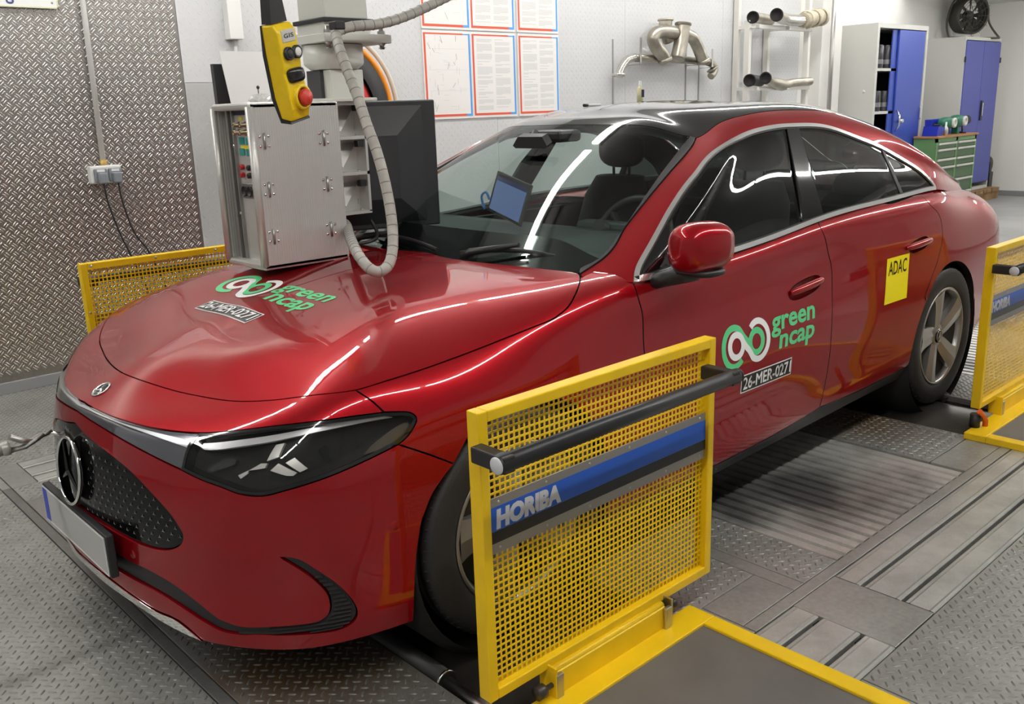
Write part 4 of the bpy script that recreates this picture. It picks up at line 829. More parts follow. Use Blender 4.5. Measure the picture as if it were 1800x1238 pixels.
# door mirrors
def superell(c, h, e=2.6, yaw=0, nu=20, nv=12, flat=None):
    V = []; F = []; sg = lambda x, p: math.copysign(abs(x) ** p, x)
    for j in range(nv + 1):
        ph = -PI / 2 + PI * j / nv
        for i in range(nu):
            th = 2 * PI * i / nu
            x = sg(math.cos(ph), 2 / e) * sg(math.cos(th), 2 / e) * h[0]; y = sg(math.cos(ph), 2 / e) * sg(math.sin(th), 2 / e) * h[1]; z = sg(math.sin(ph), 2 / e) * h[2]
            if flat: x, y, z = flat(x, y, z)
            V.append((c[0] + x * math.cos(yaw) - y * math.sin(yaw), c[1] + x * math.sin(yaw) + y * math.cos(yaw), c[2] + z))
    for j in range(nv):
        for i in range(nu): F.append((j * nu + i, j * nu + (i + 1) % nu, (j + 1) * nu + (i + 1) % nu, (j + 1) * nu + i))
    return V, F
for s in (1, -1):
    def shape(x, y, z):
        k = -y / .094                              # +1 at the outer end
        z2 = z * (1.0 - .16 * max(k, 0) ** 2) + .012 * k * (1 if z > 0 else .2)
        x2 = x if x < 0 else min(x, .035)
        x2 -= .02 * (k < 0) * 0
        return x2 + .03 * k * k, y, z2
    V, F = superell((0, 0, 0), (.085, .094, .078), 3.0, 0, 28, 18, shape)
    V = [(1.565 + x, (-.99 + y) * s, 1.035 + z) for x, y, z in V]
    mb = MB().add(V, F if s > 0 else [f[::-1] for f in F], True); mo = mb.obj('door_mirror', RED, CAR)
    mb = MB().box((1.592, -1.065 * s, .978), (1.610, -.915 * s, 1.09), bev=.01); mb.obj('mirror_glass', CHROME, mo)
    mb = MB(); mb.tube([(1.50, -.865 * s, .925), (1.525, -.90 * s, .935), (1.545, -.945 * s, .95), (1.555, -.99 * s, .966)], [.026, .026, .03, .034], 12)
    V, F = superell((1.575, -.985 * s, .962), (.062, .085, .016), 2.8); mb.add(V, F, True)
    mb.obj('mirror_arm', BLACKPL, mo)
# wipers
for y0, y1, y2 in ((.50, -.05, .28), (-.18, -.66, -.30)):
    pts_ = []
    for t in np.linspace(0, 1, 9):
        y = y0 * (1 - t) + y1 * t
        h_ = None
        q = np.array([[abs(y) * 1.02, .018 + .022 * math.sin(PI * t)]])
        p = GREEN(q)[0]; n = GREEN.frame(q)[2][0]; sg = 1 if y < 0 else -1
        pts_.append((p[0] + n[0] * .02, -abs(y) * sg * 1.0 if y > 0 and False else y, p[2] + n[2] * .02))
    mb = MB().tube(pts_, .008, 8); wo = mb.obj('wiper', BLACKPL, CAR)
    base = (1.295, y0 - .02, .965); midp = (pts_[4][0] - .012, pts_[4][1], pts_[4][2] + .022)
    mb = MB().tube([base, (base[0] + .01, base[1] - .03, base[2] + .02), midp], [.016, .014, .007], 8); mb.obj('wiper_arm', BLACKPL, wo)
# cabin
mb = MB()
sec = [(1.36, .93), (1.5, .995), (1.75, 1.02), (1.87, 1.01), (1.91, .95), (1.88, .62), (1.7, .5)]
for y0, y1 in ((-.70, .70),):
    V = [(x, y, z) for y in (y0, y1) for x, z in sec]; n = len(sec); mb.add(V, [(i, i + 1, n + i + 1, n + i) for i in range(n - 1)] + [tuple(range(n)), tuple(range(n, 2 * n))])
dsh = mb.obj('dashboard', DASH, CAR)
MB().box((1.84, -.58, .99), (1.92, -.22, 1.04), bev=.02).obj('instrument_hood', DASH, dsh)
MB().box((1.895, -.20, .86), (1.915, .60, .985), bev=.008).obj('screen_panel', BLACKGLOSS, dsh)
mb = MB(); wc = Vector((1.99, -.37, .945)); wa = Vector((-.90, 0, .42)).normalized(); e2 = Vector((0, 1, 0)); e1 = e2.cross(wa)
mb.tube([wc + (e1 * math.cos(a) + e2 * math.sin(a)) * .18 for a in np.linspace(0, 2 * PI, 41)], .016, 10, cap=False)
st = mb.obj('steering_wheel', mat('wheel_leather', (.03, .03, .032), rough=.45), CAR)
mb = MB(); mb.lathe([(0, -.02), (.06, -.015), (.07, .01), (0, .02)], wc - wa * -.01, wa, 20)
for a in (0, 2.3, -2.3): mb.tube([wc, wc + (e1 * math.cos(a + PI) + e2 * math.sin(a + PI)) * .175], .014, 8)
mb.tube([wc, wc + wa * .2 - Vector((0, 0, .0))], .03, 8)
mb.obj('steering_hub', BLACKPL, st)
for x0, ys in ((2.42, (-.38, .38)), (3.30, (-.42, 0, .42))):
    for y in ys:
        w_ = .24 if x0 < 3 else .21
        V, F = superell((x0 + .02, y, .52), (.27, w_, .10), 3)
        mb = MB().add(V, F, True); seat = mb.obj('seat', LINING, CAR)
        sec = []; mb = MB()
        for k, (dx, z, hw, th) in enumerate(((.20, .50, .20, .07), (.24, .62, .235, .08), (.30, .80, .23, .075), (.36, 1.03, .20, .06), (.385, 1.12, .15, .045))):
            if x0 > 3: z = .5 + (z - .5) * .8
            sec.append([(x0 + dx + th * math.cos(a) * .9, y + hw * math.copysign(abs(math.sin(a)) ** .6, math.sin(a)), z + .15 * th * math.cos(a)) for a in np.linspace(0, 2 * PI, 20, endpoint=False)])
        V = [p for q in sec for p in q]; F = [(k * 20 + i, k * 20 + (i + 1) % 20, (k + 1) * 20 + (i + 1) % 20, (k + 1) * 20 + i) for k in range(4) for i in range(20)] + [tuple(range(80, 100))]
        mb.add(V, F, True).obj('backrest', LINING, seat)
        zz = 1.245 if x0 < 3 else 1.02
        V, F = superell((x0 + .40, y, zz), (.055, .135, .085), 2.6); mb = MB().add(V, F, True)
        for d in (-.05, .05): mb.cyl((x0 + .40, y + d, zz - .14), (x0 + .40, y + d, zz - .05), .007, 6)
        mb.obj('headrest', LINING, seat)
mb = MB().prism([(1.80, -.095, 1.352), (1.80, .04, 1.352), (1.80, .07, 1.318), (1.80, .055, 1.308), (1.80, -.11, 1.308), (1.80, -.12, 1.318)], (.03, 0, .012)); mb.cyl((1.82, -.01, 1.33), (1.86, 0, 1.37), .012, 8); mb.obj('inside_mirror', BLACKPL, CAR)
MB().box((1.90, -.09, 1.325), (2.03, .09, 1.372), bev=.015).obj('camera_cover', BLACKPL, CAR)
# cabin trim under the black roof and door linings
Q = np.stack(np.meshgrid(np.linspace(0, GREEN.u1, 60), np.linspace(GREEN.vk[3] - .01, GREEN.v1, 10)), 2).reshape(-1, 2); P = GREEN(Q) - GREEN.frame(Q)[2] * .03; mb = MB()
keep = P[:, 0] < 3.45
for s in (1, -1):
    mb.add(P * [1, s, 1], [(j * 60 + i, j * 60 + i + 1, (j + 1) * 60 + i + 1, (j + 1) * 60 + i) for j in range(9) for i in range(59) if keep[j * 60 + i + 1] and keep[j * 60 + i]], True)
mb.obj('headlining', mat('headlining', (.03, .03, .03), rough=.9), CAR, fix=False)
mb = MB()
for s in (1, -1): mb.box((1.6, -.80 * s, .35), (3.5, -.76 * s, .955))
mb.box((3.55, -.75, .90), (4.3, .75, .94))
mb.obj('door_lining', LINING, CAR)
body('tail_lamp', mat('tail_red', (.25, .004, .006), rough=.08, coat=1), 'tail', off=.003, bvh=False)
# stickers wrapped onto the bodywork
def decal(name, m, V2, F2, org, X, Y, ray, off=.0012, par=CAR, label=None, sub=None):
    org, X, Y, ray = Vector(org), Vector(X), Vector(Y), Vector(ray); vs = []
    for a, b in V2:
        p = org + X * float(a) + Y * float(b); h = BVH.ray_cast(p - ray * .4, ray)
        q = h[0] if h[0] is not None else p
        vs.append(q - ray * off)
    me = bpy.data.meshes.new(name); me.from_pydata([tuple(v) for v in vs], [], F2); me.materials.append(m)
    bm = bmesh.new(); bm.from_mesh(me); bmesh.ops.recalc_face_normals(bm, faces=bm.faces)
    if bm.faces and sum(f.normal.dot(ray) * f.calc_area() for f in bm.faces) > 0: bmesh.ops.reverse_faces(bm, faces=bm.faces)
    bm.to_mesh(me); bm.free()
    return link(name, me, par, label)
def gridrect(a0, b0, a1, b1, na=12, nb=4):
    V = [(a0 + (a1 - a0) * i / na, b0 + (b1 - b0) * j / nb) for j in range(nb + 1) for i in range(na + 1)]
    return V, [(j * (na + 1) + i, j * (na + 1) + i + 1, (j + 1) * (na + 1) + i + 1, (j + 1) * (na + 1) + i) for j in range(nb) for i in range(na)]
def stroke(pts, w):
    P = [np.array(p) for p in pts]; n = len(P); V = []
    for i in range(n):
        t = P[min(i + 1, n - 1)] - P[max(i - 1, 0)]; t /= np.linalg.norm(t); nn = np.array([-t[1], t[0]]); V += [tuple(P[i] + nn * w / 2), tuple(P[i] - nn * w / 2)]
    return V, [(2 * i, 2 * i + 1, 2 * i + 3, 2 * i + 2) for i in range(n - 1)]
def text_fit(s, x0, y0, width, height, bold=.02, shear=0.0, thick=0.0):
    v, f = text_mesh(s, bold, shear); v = v.copy()
    v[:, 0] *= width / v[:, 0].max(); v[:, 1] *= height; v = v + [x0, y0]
    if thick: n = len(v); v = np.concatenate([v - [thick, 0], v + [thick, 0], v + [0, thick], v - [0, thick]]); f = [tuple(i + k * n for i in q) for k in range(4) for q in f]
    return v, f
def knot():
    """one of the two strokes of the looped mark, in a box 2 wide and 1.15 high; the other is it turned half round"""
    P = [(-.5 + .44 * math.cos(a), .50 * math.sin(a)) for a in np.linspace(-.85, -2 * PI + .95, 26)]
    P += [(-.10, .20), (.03, .07), (.13, -.06)]
    P += [(.42 + .27 * math.cos(a), -.02 + .29 * math.sin(a)) for a in np.linspace(PI + .35, 3 * PI + .15, 24)]
    return smooth_path(P, k=3)
def ncap(org, X, Y, ray, box):
    K = knot(); V, F = stroke(K, .165); V = np.array(V); s = Vector(X).length
    for nm, m, sg in (('logo_loop', GREENV, 1), ('logo_loop', WHITEV, -1)):
        W = (V * sg + [1, .575]) * [.145, .155 / 1.15] + [0, 0]
        decal(nm, m, W, F, org, X, Y, ray, .0012 if sg > 0 else .0015, label=('green' if sg > 0 else 'white') + ' loop of the round logo sticker')
    decal('lettering', GREENV, *text_fit('green', .302, .09, .305, .068, .026, .1), org, X, Y, ray)
    decal('lettering', GREENV, *text_fit('ncap', .350, .020, .25, .068, .026, .1), org, X, Y, ray)
    V, F = gridrect(*box); o = decal('number_sticker', WHITEV, V, F, org, X, Y, ray, .0012, label='test number sticker')
    b = .004; V, F = gridrect(box[0] + b, box[1] + b, box[2] - b, box[3] - b); decal('sticker_field', BLACKV if Vector(ray).y else GREYV, V, F, org, X, Y, ray, .0018, par=o)
    decal('sticker_number', WHITEV, *text_fit('26-MER-0271', box[0] + .012, box[1] + .013, box[2] - box[0] - .022, .042, .0, 0, .0012), org, X, Y, ray, .0036, par=o)
ncap((1.812, -.92, .566), (1, 0, 0), (0, 0, 1), (0, 1, 0), (.113, -.098, .443, -.032))
ncap((.612, .35, .9), (0, -1, 0), (1, 0, 0), (0, 0, -1), (.14, -.118, .487, -.05))
V, F = gridrect(0, 0, .205, .19, 8, 8); o = decal('yellow_sticker', YELLOWFLAT, V, F, (2.985, -.9, .606), (1, 0, 0), (.21, 0, 1), (0, 1, 0), label='yellow rectangular sticker on the rear door')
decal('sticker_letters', BLACKV, *text_fit('ADAC', .017, .118, .166, .055, .012), (2.985, -.9, .606), (1, 0, 0), (.21, 0, 1), (0, 1, 0), .002, par=o)
# ------------------------------------------------------------------ yellow barriers
def barrier(loc, rz, H, label, lever=False, span=.88):
    t = empty('barrier', loc, rz, label, 'barrier', 'yellow mesh barriers')
    L, w, y0, y1 = span, .027, 0, .04; zb = .10
    fr = MB()
    for a, b in (((0, y0, zb), (w, y1, H)), ((L - w, y0, zb), (L, y1, H)), ((w, y0, H - w), (L - w, y1, H)), ((w, y0, zb), (L - w, y1, zb + w))): fr.box(a, b, bev=.003)
    fr.obj('frame', YELLOW, t)
    p = .01635; b_ = .0047; sh = MB(); xs = np.arange(w - .002, L - w + .004, p); zs = np.arange(zb + w - .002, H - w + .004, p)
    for x in xs: sh.box((x - b_ / 2, .020, zb + w - .004), (x + b_ / 2, .0222, H - w + .004))
    for z in zs: sh.box((w - .004, .0199, z - b_ / 2), (L - w + .004, .0221, z + b_ / 2))
    sh.obj('perforated_sheet', YELLOW, t)
    sc = MB()
    for k in range(4):
        for z in (H - .012, zb + .012): sc.lathe([(.006, 0), (.005, .003), (0, .004)], (.04 + k * (L - .08) / 3, y1, z), (0, 1, 0), 8)
    for z in (H - .2, H - .4, zb + .15):
        for x in (.012, L - .012): sc.lathe([(.006, 0), (.005, .003), (0, .004)], (x, y1, z), (0, 1, 0), 8)
    sc.obj('screws', STEEL, t, kind='stuff')
    zc = H - .225
    sg = MB().box((w + .003, .009, zc - .128), (L - w - .003, .013, zc + .010), bev=.001).obj('sign_plate', mat('sign_aluminium', (.36, .34, .31), rough=.38, metal=.7), t)
    MB().box((w + .003, .0082, zc - .071), (L - w - .003, .0092, zc - .012)).obj('blue_band', mat('sign_blue', (.012, .10, .52), rough=.35), sg)
    MB().box((w + .003, .0082, zc - .101), (L - w - .003, .0092, zc - .072)).obj('black_band', BLACKV, sg)
    v, f = text_mesh('HORIBA', .065, .06); v = v * [.212 / v[:, 0].max(), .041] + [w + .020, 0]
    me = bpy.data.meshes.new('lettering'); me.from_pydata([(a, .0078, zc - .064 + b) for a, b in v], [], f); me.materials.append(LETTERV); link('lettering', me, sg)
    mb = MB()
    for k in range(6):
        for z in (zc - .002, zc - .115): mb.lathe([(.004, 0), (.003, .0015), (0, .002)], (w + .03 + k * (L - 2 * w - .06) / 5, .009, z), (0, -1, 0), 8)
    mb.obj('screws', STEEL, sg, kind='stuff')
    hz = H - .087; h = empty('handle'); h.parent = t
    h = MB().cyl((-.030, -.09, hz), (L - .035, -.09, hz), .0205, 24).obj('handle_bar', mat('handle_black', (.014, .015, .018), rough=.38), t)
    for x in (-.034, L - .040): MB().lathe([(0, 0), (.017, 0), (.0195, .002), (.0195, .005), (0, .005)], (x if x < 0 else x + .010, -.09, hz), (1, 0, 0), 24).obj('end_cap', mat('end_cap_grey', (.62, .63, .65), rough=.4) if x < 0 else BLACKPL, h)
    for x in (-.026, L - .072): MB().box((x, -.108, hz - .019), (x + .034, .001, hz + .019), bev=.004).obj('bracket', BLACKPL, h)
    bpy.data.objects.remove(bpy.data.objects['handle']) if 'handle' in bpy.data.objects else None
    ba = MB()
    for a, b in (((-.14, -.085, .0), (.785, .005, .030)), ((.73, -.95, .0), (.785, -.085, .030)), ((-.14, -.95, .0), (-.085, -.085, .030)), ((-.085, -.95, 0), (.73, -.90, .03))): ba.box(a, b, bev=.003)
    bs = ba.obj('base_frame', YELLOW, t)
    MB().box((-.086, -.901, .0), (.731, -.084, .022)).obj('base_mat', mat('base_mat_grey', (.135, .127, .117), rough=.55, mottle=(6, .12)), bs)
    hp = MB().prism([(.20, -.020, .03), (.20, -.012, .03), (.20, -.010, .088), (.20, .002, .100), (.20, -.004, .103), (.20, -.018, .092)], (.44, 0, 0)).obj('hinge_plate', YELLOW, t)
    MB().tube([(.20, -.004, .094), (.64, -.004, .094)], .011, 12).obj('hinge_roll', YELLOW, hp)
    for x in (.196, .632):
        c = MB().box((x - .004, -.032, .022), (x + .022, -.018, .095), bev=.003).obj('clamp_plate', STEEL, hp)
        MB().box((x - .006 if x < .4 else x + .022, -.03, .03), (x if x < .4 else x + .028, .03, .115), bev=.002).obj('hinge_tab', YELLOW if x < .4 else STEEL, hp)
    if lever:
        lv = MB().tube([(.0, -.03, .03), (.0, -.03, .055), (-.03, -.03, .085), (-.055, -.02, .11)], [.012, .012, .010, .012], 12).obj('clamp_lever', mat('orange_lever', (.75, .14, .02), rough=.4), t)
        MB().cyl((-.04, .0, .03), (-.04, .0, .09), .022, 14).obj('clamp_block', BLACKPL, lv)
    else:
        kb = MB().lathe([(0, 0), (.018, .001), (.018, .026), (.012, .03), (.007, .034), (.007, .06)], (.135, -.015, .065), (1, 0, 0), 18).obj('clamp_knob', mat('knob_dark', (.06, .055, .05), rough=.35, metal=.4), t)
        V, F = superell((.685, -.012, .083), (.014, .014, .014), 2, 0, 14, 8); MB().add(V, F, True).tube([(.66, -.012, .08), (.68, -.012, .083)], .006, 8).obj('ball_knob', BLACKPL, t)
    return t
barrier((.492, -1.20, 0), 0, .825, 'yellow mesh barrier in front of the front wheel, nearest the camera')
barrier((3.40, -1.20, 0), 0, .822, 'yellow mesh barrier beside the rear wheel, cut by the right edge', True)
barrier((1.352, 1.25, 0), PI, .912, 'yellow mesh barrier beyond the bonnet, by the tread plate wall')

# ------------------------------------------------------------------ measuring console hanging from its column, hose, crane pendant
ALU = mat('ribbed_aluminium', (.66, .655, .63), rough=.36, metal=.55)
def ribbed(m):
    nt = m.node_tree; b = nt.nodes['Principled BSDF']; tc = nt.nodes.new('ShaderNodeTexCoord'); sx = nt.nodes.new('ShaderNodeSeparateXYZ'); w = nt.nodes.new('ShaderNodeMath'); w.operation = 'PINGPONG'; w.inputs[1].default_value = .0045
    bp = nt.nodes.new('ShaderNodeBump'); bp.inputs['Strength'].default_value = .35; bp.inputs['Distance'].default_value = .4
    ad = nt.nodes.new('ShaderNodeMath'); nt.links.new(tc.outputs['Object'], sx.inputs[0]); nt.links.new(sx.outputs['X'], ad.inputs[0]); nt.links.new(sx.outputs['Y'], ad.inputs[1])
    nt.links.new(ad.outputs[0], w.inputs[0]); nt.links.new(w.outputs[0], bp.inputs['Height']); nt.links.new(bp.outputs['Normal'], b.inputs['Normal'])
ribbed(ALU)
ALUF = mat('plain_aluminium', (.66, .65, .62), rough=.38, metal=.55, mottle=(7, .08))
CREAM = mat('cream_enamel', (.66, .66, .61), rough=.4)
BX0, BX1, BY0, BY1, BZ0, BZ1 = .752, 1.092, .20, .470, .955, 1.503
con = empty('measuring_console', (1.18, .35, BZ0), label='ribbed aluminium console with sockets and a black monitor, hung over the bonnet', cat='console')
def cobj(mb, nm, m, par=None, **k):
    o = mb.obj(nm, m, par or con, **k)
    if par is None: o.location = (-1.18, -.35, -BZ0)
    return o
mb = MB(); t_ = .012
mb.box((BX0, BY0, BZ0), (BX1, BY0 + t_, BZ1), bev=.004); mb.box((BX0, BY1 - t_, BZ0), (BX1, BY1, BZ1), bev=.004); mb.box((BX1 - t_, BY0 + t_, BZ0), (BX1, BY1 - t_, BZ1))
case = cobj(mb, 'case', ALU)
mb = MB().box((BX0, BY0, BZ1 - .02), (BX1, BY1, BZ1 + .004), bev=.008).box((BX0, BY0, BZ0 - .004), (BX1, BY1, BZ0 + .02), bev=.008)
mb.tube([(BX0 + .004, BY0 + .004, BZ0 + .01), (BX0 + .004, BY0 + .004, BZ1 - .01)], .014, 12).tube([(BX0 + .004, BY1 - .004, BZ0 + .01), (BX0 + .004, BY1 - .004, BZ1 - .01)], .012, 12)
mb.obj('edge_frame', ALUF, case)
fp = MB().box((.79, .205, BZ0 + .02), (.796, .385, BZ1 - .02)).obj('front_panel', ALUF, case)
MB().box((.80, .385, BZ0 + .02), (.806, .458, BZ1 - .02)).box((.775, .405, BZ0 + .02), (.80, .42, BZ1 - .02)).box((.78, .382, BZ0 + .02), (.795, .39, BZ1 - .02)).obj('inner_rails', mat('rail_alu', (.34, .335, .32), rough=.4, metal=.7), case)
YL = mat('label_yellow', (.80, .68, .02), rough=.5); TEAL = mat('socket_teal', (.02, .26, .24), rough=.4)
for y, z in ((.336, 1.457), (.289, 1.457)): MB().box((.788, y - .012, z - .006), (.7905, y + .012, z + .006)).obj('label', YL, fp)
MB().box((.788, .26, 1.355), (.7905, .352, 1.367)).obj('label', YL, fp); MB().box((.788, .25, 1.468), (.7905, .385, 1.482)).obj('header_label', mat('label_navy', (.02, .02, .06), rough=.5), fp)
for y, z in ((.345, 1.436), (.298, 1.436), (.350, 1.411), (.302, 1.411)): MB().lathe([(.011, 0), (.011, .006), (.0075, .008), (.0075, .026), (.005, .026), (.005, .012), (0, .012)], (.79, y, z), (-1, 0, 0), 14).obj('coaxial_socket', mat('brass', (.36, .30, .20), rough=.3, metal=1), fp)
for y, z in ((.342, 1.383), (.293, 1.381), (.346, 1.346), (.296, 1.344)):
    MB().box((.7865, y - .018, z - .012), (.791, y + .018, z + .012), bev=.001).obj('thermo_socket', TEAL, fp)
for y, z, c in ((.352, 1.295, 0), (.302, 1.293, 1), (.354, 1.268, 0), (.303, 1.267, 1)):
    MB().lathe([(.0095, 0), (.0095, .012), (.006, .014), (.003, .014), (.003, .006), (0, .006)], (.79, y, z), (-1, 0, 0), 14).obj('banana_socket', mat('socket_red', (.42, .012, .015), rough=.35) if c == 0 else BLACKPL, fp)
for y in (.356, .318):
    MB().lathe([(.019, 0), (.019, .006), (.015, .008), (.015, .003), (0, .003)], (.79, y, 1.213), (-1, 0, 0), 20).obj('round_socket', BLACKPL, fp); MB().box((.7885, y - .019, 1.188), (.7905, y + .019, 1.238), bev=.0005).obj('socket_plate', STEEL, fp)
for y, z in ((.388, 1.367), (.392, 1.135)): MB().lathe([(.006, 0), (.006, .006), (.004, .008), (0, .008)], (.785, y, z), (-1, 0, 0), 10).obj('knurled_screw', CHROME, case)
for x in (.797, 1.024):
    for z in (1.382, 1.224, 1.066):
        hb = MB().box((x - .005, BY0 - .003, z - .026), (x + .005, BY0, z + .026), bev=.001).tube([(x, BY0 - .002, z - .027), (x, BY0 - .002, z + .027)], .0035, 8).obj('strap_hinge', STEEL, case)
        for dx in (-.016, .016):
            for dz in (-.016, .016): MB().lathe([(.0055, 0), (.005, .003), (0, .0045)], (x + dx, BY0, z + dz), (0, -1, 0), 10).obj('rivet', CHROME, hb)
an = MB().cyl((.868, .34, BZ1), (.868, .34, BZ1 + .052), .0018, 6).obj('antenna', BLACKPL, case)
V, F = superell((.868, .34, BZ1 + .055), (.0055, .0055, .0065), 2, 0, 10, 6); MB().add(V, F, True).obj('antenna_tip', BLACKPL, an)
V, F = superell((.872, .335, BZ1 + .014), (.045, .035, .016), 2.2, .3, 18, 8); V = [(x + rr_ * .5, y, z + rr_) for (x, y, z), rr_ in zip(V, RNG.uniform(-.006, .006, len(V)))]; MB().add(V, F).obj('plastic_bag', mat('clear_bag', (.75, .75, .74), rough=.12, metal=.3), case)
# open shelf frame behind the case
mb = MB()
for z in (1.100, 1.245, 1.375, 1.497): mb.box((BX1, .30, z - .006), (1.272, .50, z + .006))
mb.box((1.262, .30, 1.10), (1.272, .50, 1.50)); mb.box((BX1, .365, 1.10), (1.265, .372, 1.50))
rk = cobj(mb, 'shelf_frame', ALUF)
for z in (1.11, 1.255, 1.385):
    MB().prism([(1.10, .362, z + .10), (1.26, .362, z + .10), (1.18, .335, z + .012)], (0, .003, 0)).obj('gusset', mat('gusset_alu', (.45, .44, .42), rough=.45, metal=.6), rk)
    for x in (1.115, 1.235): MB().lathe([(.006, 0), (.005, .004), (0, .005)], (x, .315, z - .002), (0, 0, 1), 8).obj('bolt', STEEL, rk)
    for x in (1.12, 1.245): MB().box((x - .012, .305, z + .085), (x + .012, .33, z + .108)).obj('clip', BLACKPL, rk)
# monitor seen from behind
MP = [Vector((1.255, .425, 0)), Vector((1.60, .30, 0))]; ex = (MP[1] - MP[0]).normalized(); ey = Vector((-ex.y, ex.x, 0))   # ey points away from the camera
Mm = Matrix(((ex.x, ey.x, 0, MP[0].x), (ex.y, ey.y, 0, MP[0].y), (0, 0, 1, 0), (0, 0, 0, 1)))
W_ = (MP[1] - MP[0]).length; z0, z1 = 1.015, 1.505
MON = mat('monitor_black', (.030, .031, .033), rough=.42)
mon = cobj(MB().box((-.10, .0, z0), (W_, .035, z1), Mm, bev=.006), 'monitor', MON)
bul = [(-.08, z0 + .02), (W_ - .055, z0 + .02), (W_ - .055, z1 - .02), (-.08, z1 - .02)]; inn = [(.03, z0 + .12), (W_ - .175, z0 + .12), (W_ - .175, z1 - .13), (.03, z1 - .13)]
V = [Mm @ Vector((a, .0, b)) for a, b in bul] + [Mm @ Vector((a, -.055, b)) for a, b in inn]
MB().add(V, [(0, 1, 5, 4), (1, 2, 6, 5), (2, 3, 7, 6), (3, 0, 4, 7), (4, 5, 6, 7)]).obj('rear_housing', MON, mon)
MB().box((.0, .036, z0 + .02), (W_ - .02, .038, z1 - .02), Mm).obj('screen', BLACKGLOSS, mon)
for a, b in ((.02, z1 - .012), (W_ - .06, z1 - .03), (W_ - .06, z0 + .10), (W_ - .07, z0 + .03)): MB().lathe([(.006, 0), (.005, .002), (.003, .0005), (0, .0005)], Mm @ Vector((a, -.001, b)), Mm.to_3x3() @ Vector((0, -1, 0)), 10).obj('screw', BLACKPL, mon)
MB().box((-.005, -.0575, 1.125), (.022, -.055, 1.145), Mm).obj('type_label', mat('label_grey', (.35, .35, .35), rough=.5), mon)
MB().tube(smooth_path([(1.30, .36, 1.06), (1.305, .33, 1.02), (1.28, .30, .995), (1.22, .29, .985), (1.14, .30, .99), (1.09, .33, 1.01)], k=5), .007, 8).obj('power_cable', BLACKPL, mon)
# turntable neck
mb = MB().box((1.125, .285, BZ1), (1.265, .42, 1.615), bev=.004); nk = cobj(mb, 'neck', CREAM)
MB().box((1.110, .33, BZ1), (1.125, .42, 1.615)).obj('neck_plate', mat('neck_dark', (.05, .05, .055), rough=.5), nk); MB().box((1.0, .22, BZ1), (1.275, .49, BZ1 + .012), bev=.003).obj('mount_plate', CREAM, nk)
MB().lathe([(0, 1.615), (.085, 1.617), (.105, 1.632), (.108, 1.64), (.108, 1.700), (0, 1.702)], (1.185, .35, 0), (0, 0, 1), 40).obj('turntable', CREAM, nk)
# column from the ceiling
colm = empty('ceiling_column', (1.195, .35, 1.703), label='cream square column carrying the hanging aluminium console', cat='column')
def co(mb, nm, m, par=None):
    o = mb.obj(nm, m, par or colm)
    if par is None: o.location = (-1.195, -.35, -1.703)
    return o
co(MB().box((1.105, .262, 1.785), (1.287, .438, CEIL), bev=.006), 'post', CREAM)
fl_ = co(MB().box((1.07, .215, 1.703), (1.352, .49, 1.733), bev=.003), 'flange', CREAM)
MB().box((1.10, .26, 1.733), (1.29, .44, 1.772)).obj('collar', CREAM, fl_)
MB().box((1.09, .245, 1.772), (1.30, .455, 1.787), bev=.003).obj('rubber_seal', BLACKPL, fl_)
for x in (1.10, 1.325):
    for y in (.24, .465):
        MB().cyl((x, y, 1.683), (x, y, 1.757), .009, 8).lathe([(.016, 0), (.016, .012)], (x, y, 1.733), (0, 0, 1), 6).lathe([(.016, -.014), (.0, -.02), (.016, 0)], (x, y, 1.703), (0, 0, 1), 6).obj('flange_bolt', STEEL, fl_)
# wrapped cable hose
HP = [(1.75, .2, 1.93), (1.521, 0.13, 1.851), (1.419, 0.12, 1.812), (1.317, 0.12, 1.777), (1.218, 0.12, 1.755), (1.127, 0.13, 1.746), (1.077, 0.14, 1.729), (1.058, 0.12, 1.705), (1.032, 0.06, 1.652), (1.019, 0.0, 1.577), (1.013, -0.05, 1.504), (1.005, -0.1, 1.423), (1.004, -0.14, 1.352), (1.003, -0.17, 1.281), (0.999, -0.2, 1.193), (0.986, -0.23, 1.105), (0.959, -0.26, 1.038), (0.926, -0.28, 0.998), (0.889, -0.285, 0.982), (0.866, -0.27, 0.991), (0.865, -0.23, 1.012), (0.898, -0.14, 1.039), (1.021, 0.08, 1.052), (1.152, 0.3, 1.059), (1.169, 0.36, 1.07)]
HOSE = mat('hose_wrap_grey', (.40, .385, .35), rough=.5, mottle=(25, .15))
hp_ = smooth_path(HP, step=.006)
hose = MB().tube(hp_, .0172, 14).obj('cable_hose', HOSE); tag(hose, 'grey spiral-wrapped cable hose looping down beside the black monitor', 'hose')
mb = MB(); acc = 0; last = np.array(hp_[0])
for i in range(1, len(hp_) - 2):
    p = np.array(hp_[i]); acc += np.linalg.norm(p - last); last = p
    if acc > .034:
        acc = 0; d_ = np.array(hp_[i + 1]) - p; mb.lathe([(.0173, -.002), (.0184, -.001), (.0185, .001), (.0173, .002)], p, d_, 14)
mb.obj('wrap_edge', mat('hose_dark_edge', (.25, .24, .22), rough=.5), hose, kind='stuff')
cl = MB().box((1.055, .118, 1.735), (1.095, .16, 1.762), bev=.004).obj('cable_clamp', BLACKPL, hose)
